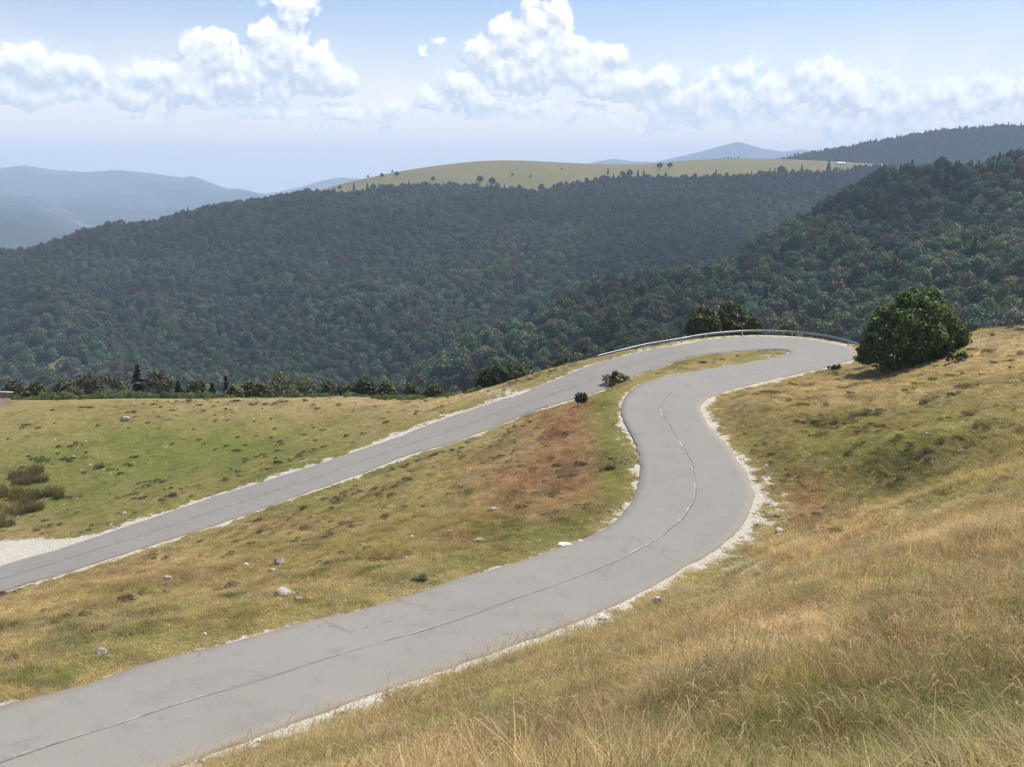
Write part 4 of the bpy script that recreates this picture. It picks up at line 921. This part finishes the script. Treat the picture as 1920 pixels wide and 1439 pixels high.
for v in range(3): GP.append(mesh('tuft', *blades(80, .12, .34, .24, .007, g, .9)[:2], M_GRASS)); 
GP = []
def bl(*a, **k): V, Fq, T = blades(*a, **k); return mesh('tuft', V, Fq, M_GRASS, False, T)
for v in range(3): GP.append(bl(70, .08, .30, .30, .0095, g, lean=1.5))       # 0-2 dense tuft
for v in range(2): GP.append(bl(40, .25, .55, .24, .008, g, lean=1.1))       # 3-4 tall tuft
for v in range(3): GP.append(bl(120, .06, .17, .42, .016, g, lean=1.1, seg=2))   # 5-7 short sward, for farther off
for v in range(2): GP.append(bl(70, .10, .30, .34, .022, g, lean=1.0, seg=2))   # 8-9 coarse tuft, for farther off
cG = protos('grass_protos', GP)
cS = protos('stalk_protos', [mesh('stalk', *st[:2], M_SEEDH, False, st[2]) for st in [stalk(.55 + .1 * k, g, k / 6) for k in range(7)]])
def grass_pts(n, d0, d1):
    dd = np.sqrt(g.random(n) * (d1 ** 2 - d0 ** 2) + d0 ** 2); a = (g.random(n) * 2 - 1) * R(52 if d1 < 60 else 40); x = dd * np.sin(a); y = dd * np.cos(a)
    z = bil(ZN, x, y); px, py = project(x, y, z); gr_ = bil(GRV, x, y); K, off, de = road_info(x, y)
    ok = (de > .12) & (py < 3600) & (py > 590) & (px > -1400) & (px < 3400) & (gr_ + fbm(x / .45, y / .45, 2) * .9 < .50) & (y < 128)
    return x[ok], y[ok], z[ok]
AX, AY, AZ, AI, AS = [], [], [], [], []
for (n, d0, d1, lo_, hi_, s0_, s1_) in [(14500, 2.2, 14, 0, 5, .8, 1.25), (25000, 14, 28, 0, 5, .8, 1.3), (40000, 28, 52, 0, 10, .7, 1.2), (31000, 52, 85, 5, 10, .6, 1.15), (28000, 85, 128, 5, 10, .6, 1.1)]:
    x, y, z = grass_pts(n, d0, d1); AX.append(x); AY.append(y); AZ.append(z); AI.append(g.integers(lo_, hi_, len(x))); AS.append(g.uniform(s0_, s1_, len(x)))
x, y, z, ids, sc = map(np.concatenate, (AX, AY, AZ, AI, AS)); n = len(x)
tc_ = turf(x, y); lum = (g.uniform(.7, 1.45, n) * (1 + fbm(x / 1.1, y / 1.1, 3) * .9))[:, None]
tall = np.clip((tc_[:, 0] - tc_[:, 1]) * 9, 0, 1)                      # dry and rusty grass stands taller than the green
px, py = project(x, y, z); meadow = (px < 1000) & (y > 70) & (tc_[:, 0] < tc_[:, 1] * 1.3)
hs = (.40 + .50 * tall + .35 * (np.hypot(x, y) < 14)) * np.clip(.85 + fbm(x / 1.6 + 11, y / 1.6, 3) * 2.6, .22, 1.5); hs = np.where(meadow, hs * .5, hs)
hs = hs * np.interp(np.hypot(x, y), [3, 8], [.6, 1.0]); K, off, de = road_info(x, y); hs = hs * np.clip(.3 + de / 3.5, .3, 1)
sw = g.random(n) < .22; strawt = np.array((.56, .43, .27)); tint = tc_ * lum * 1.75; pk = g.random(n) < .16; tint[pk] = tint[pk] * .5 + np.array((.36, .215, .15)) * .5 * lum[pk]; gp = smooth(fbm(x / 1.5 + 70, y / 1.5, 3) + .5 * fbm(x / 5 + 31, y / 5, 2), .06, .22) * (np.hypot(x, y) < 45); tint = tint * (1 - gp[:, None]) + tint * np.array((.52, .66, .42)) * gp[:, None]; hs = hs * (1 - .35 * gp) * np.where(tc_[:, 0] > tc_[:, 1] * 1.5, 1.5, 1.0); dkg = g.random(n) < .12; tint[dkg] = tint[dkg] * np.array((.55, .62, .5)); tint[sw] = tint[sw] * .45 + strawt * .5
scl = np.stack([sc, sc, sc * hs * g.uniform(.8, 1.25, n)], 1)
scatter('grass', np.stack([x, y, z], 1), np.stack([g.normal(size=n) * .12, g.normal(size=n) * .12, g.random(n) * 6.28], 1), scl, ids, tint, cG, 'dry straw coloured and olive grass covering the slopes and meadow', 'grass', M_GRASS)
# flowering stalks standing above the sward
x, y, z = grass_pts(26000, 5.5, 32); K, off, de = road_info(x, y); keep = (de > 1.2) & (g.random(len(x)) < np.clip(1.5 - np.hypot(x, y) / 26, .10, 1)) & (fbm(x / 1.5, y / 1.5, 2) > -.12); x, y, z = x[keep], y[keep], z[keep]
ex = [(-4.4 + .42 * k + g.normal() * .15, 7.4 + g.normal() * .5) for k in range(8)]
ex2 = [hit(a, b) for a, b in [(985, 1232), (1005, 1225), (1030, 1215), (1042, 1222), (1060, 1205), (1075, 1208), (1090, 1195), (1100, 1200)]]
x = np.r_[x, [a for a, b in ex], [q.x for q in ex2]]; y = np.r_[y, [b for a, b in ex], [q.y for q in ex2]]; z = bil(ZN, x, y); n = len(x); s_ = g.uniform(.6, 1.15, n) * np.interp(np.hypot(x, y), [5.5, 10], [.62, 1.0]); s_[-16:-8] = 1.05; s_[-8:] = 1.35
scatter('seed_stalks', np.stack([x, y, z], 1), np.stack([g.normal(size=n) * .16, g.normal(size=n) * .16, g.random(n) * 6.28], 1), np.stack([s_] * 3, 1), g.integers(0, 7, n), np.tile((.36, .27, .13), (n, 1)), cS, 'pale dry seed stalks standing above the foreground grass', 'grass', M_SEEDH)
# heather tussocks
cH = protos('heath_protos', [mesh('tussock', *(q := lobes_leaves([(0, 0, .12, .42, .36, .16), (.25, .1, .1, .25, .25, .12), (-.25, -.1, .1, .28, .25, .13)], 170, .085, np.random.default_rng(70 + k)))[:2], M_GRASS, False, q[2]) for k in range(4)])
x, y, z = grass_pts(26000, 9, 126); c_ = turf(x, y).sum(1); dk = fbm(x / 1.7 + 9, y / 1.7, 4) + .6 * fbm(x / 4.5 + 29, y / 4.5, 4); qx, qy = project(x, y, z); dk = dk + .12 * np.exp(-((qx - 1650) / 300) ** 2 - ((qy - 850) / 80) ** 2) + .35 * np.exp(-((qx - 1830) / 110) ** 2 - ((qy - 1013) / 10) ** 2) + .2 * np.exp(-((qx - 1660) / 130) ** 2 - ((qy - 1165) / 14) ** 2); dk = dk - .05 * ((qx < 1000) & (y > 70)); keep = (dk > .17) & (g.random(len(x)) < .75) | (g.random(len(x)) < .03); x, y, z = x[keep], y[keep], z[keep]; n = len(x); s_ = g.uniform(.22, .75, n) ** 1.2 * np.clip(np.hypot(x, y) / 40, .6, 1.1)
K, off, de = road_info(x, y); s_ *= np.clip(de / 3, .3, 1)
tn = (turf(x, y) * .6 + np.array((.062, .062, .025))) * g.uniform(.6, 1.4, n)[:, None]; br = g.random(n) < .3; tn[br] = np.array((.155, .12, .085)) * g.uniform(.7, 1.3, br.sum())[:, None]
scatter('heather', np.stack([x, y, z], 1), np.stack([0 * s_, 0 * s_, g.random(n) * 6.28], 1), np.stack([s_, s_, s_ * g.uniform(.6, 1.2, n)], 1), g.integers(0, 4, n), tn, cH, 'low dark green and brown heather cushions in the turf', 'heather', M_GRASS)
# bracken along the brow of the meadow
px = g.uniform(15, 900, 1700); yb = np.interp(px, [0, 300, 650, 900], [124, 125, 117, 108]) + g.normal(size=1700) * 1.6 + 1.5
d = ray(px, 0 * px + 745); x = d[:, 0] / d[:, 1] * yb; z = ground(x, yb); n = len(x); s_ = g.uniform(.35, 1.6, n) * np.interp(px, [0, 500, 900], [1.1, .7, .5]) * np.clip(.9 + fbm(px / 30, px * 0, 3) * 2, .3, 1.5)
scatter('bracken', np.stack([x, yb, z], 1), np.stack([0 * s_, 0 * s_, g.random(n) * 6.28], 1), np.stack([s_, s_, s_ * 2.2], 1), g.integers(0, 4, n), np.array((.145, .19, .08)) * g.uniform(.6, 1.4, n)[:, None], cH, 'band of fresh green bracken along the brow of the meadow', 'bracken', M_GRASS)
# loose grit on the verges
def pebble(g):
    V = unit(g.normal(size=(40, 3)))
    import bmesh
    bm = bmesh.new(); bmesh.ops.create_icosphere(bm, subdivisions=1, radius=1)
    for v in bm.verts: v.co = v.co * g.uniform(.7, 1.15); v.co.z *= .55
    me = bpy.data.meshes.new('pebble'); bm.to_mesh(me); bm.free(); me.materials.append(M_ROCKW); return me
cP = protos('grit_protos', [pebble(g) for k in range(5)])
n = 30000; kk = g.integers(0, NS, n); sd_ = np.where(g.random(n) < .7, 1, -1); off = sd_ * (RW[kk] / 2 + .05 + g.exponential(.55, n)); x = RC[kk, 0] + RNrm[kk, 0] * off; y = RC[kk, 1] + RNrm[kk, 1] * off
K, o_, de = road_info(x, y); gr_ = bil(GRV, x, y); keep = (de > .03) & (gr_ + fbm(x / .5, y / .5, 2) * .8 > .62) & (y > 8) & (y < 125); x, y = x[keep], y[keep]; n = len(x); s_ = .014 + .045 * g.random(n) ** 5
scatter('gravel', np.stack([x, y, bil(ZN, x, y)], 1), g.random((n, 3)) * 6.28 * np.array((.1, .1, 1)), np.stack([s_] * 3, 1), g.integers(0, 5, n), np.ones((n, 3)), cP, 'pale limestone grit strewn along the road verges', 'gravel', M_ROCKW)

# ------------------------------------------------------------------ haze: one box of even air round everything
hx0, hx1, hy0, hy1, hz0, hz1 = -14000, 14000, -4000, 14000, PL - 8, 440.0
V = [(a, b, c) for c in (hz0, hz1) for a, b in ((hx0, hy0), (hx1, hy0), (hx1, hy1), (hx0, hy1))]
m = bpy.data.materials.new('haze'); m.use_nodes = True; n = NT(m.node_tree); n.n.clear(); o = n.add('ShaderNodeOutputMaterial'); pv = n.add('ShaderNodeVolumePrincipled')
pv.inputs['Color'].default_value = HAZE_COLOR; pv.inputs['Density'].default_value = HAZE_DENSITY; pv.inputs['Anisotropy'].default_value = 0.0
n.link(pv.outputs[0], o.inputs['Volume'])
tag(link('haze', mesh('haze', V, np.array([[0, 3, 2, 1], [4, 5, 6, 7], [0, 1, 5, 4], [1, 2, 6, 5], [2, 3, 7, 6], [3, 0, 4, 7]]), m)), kind='stuff')
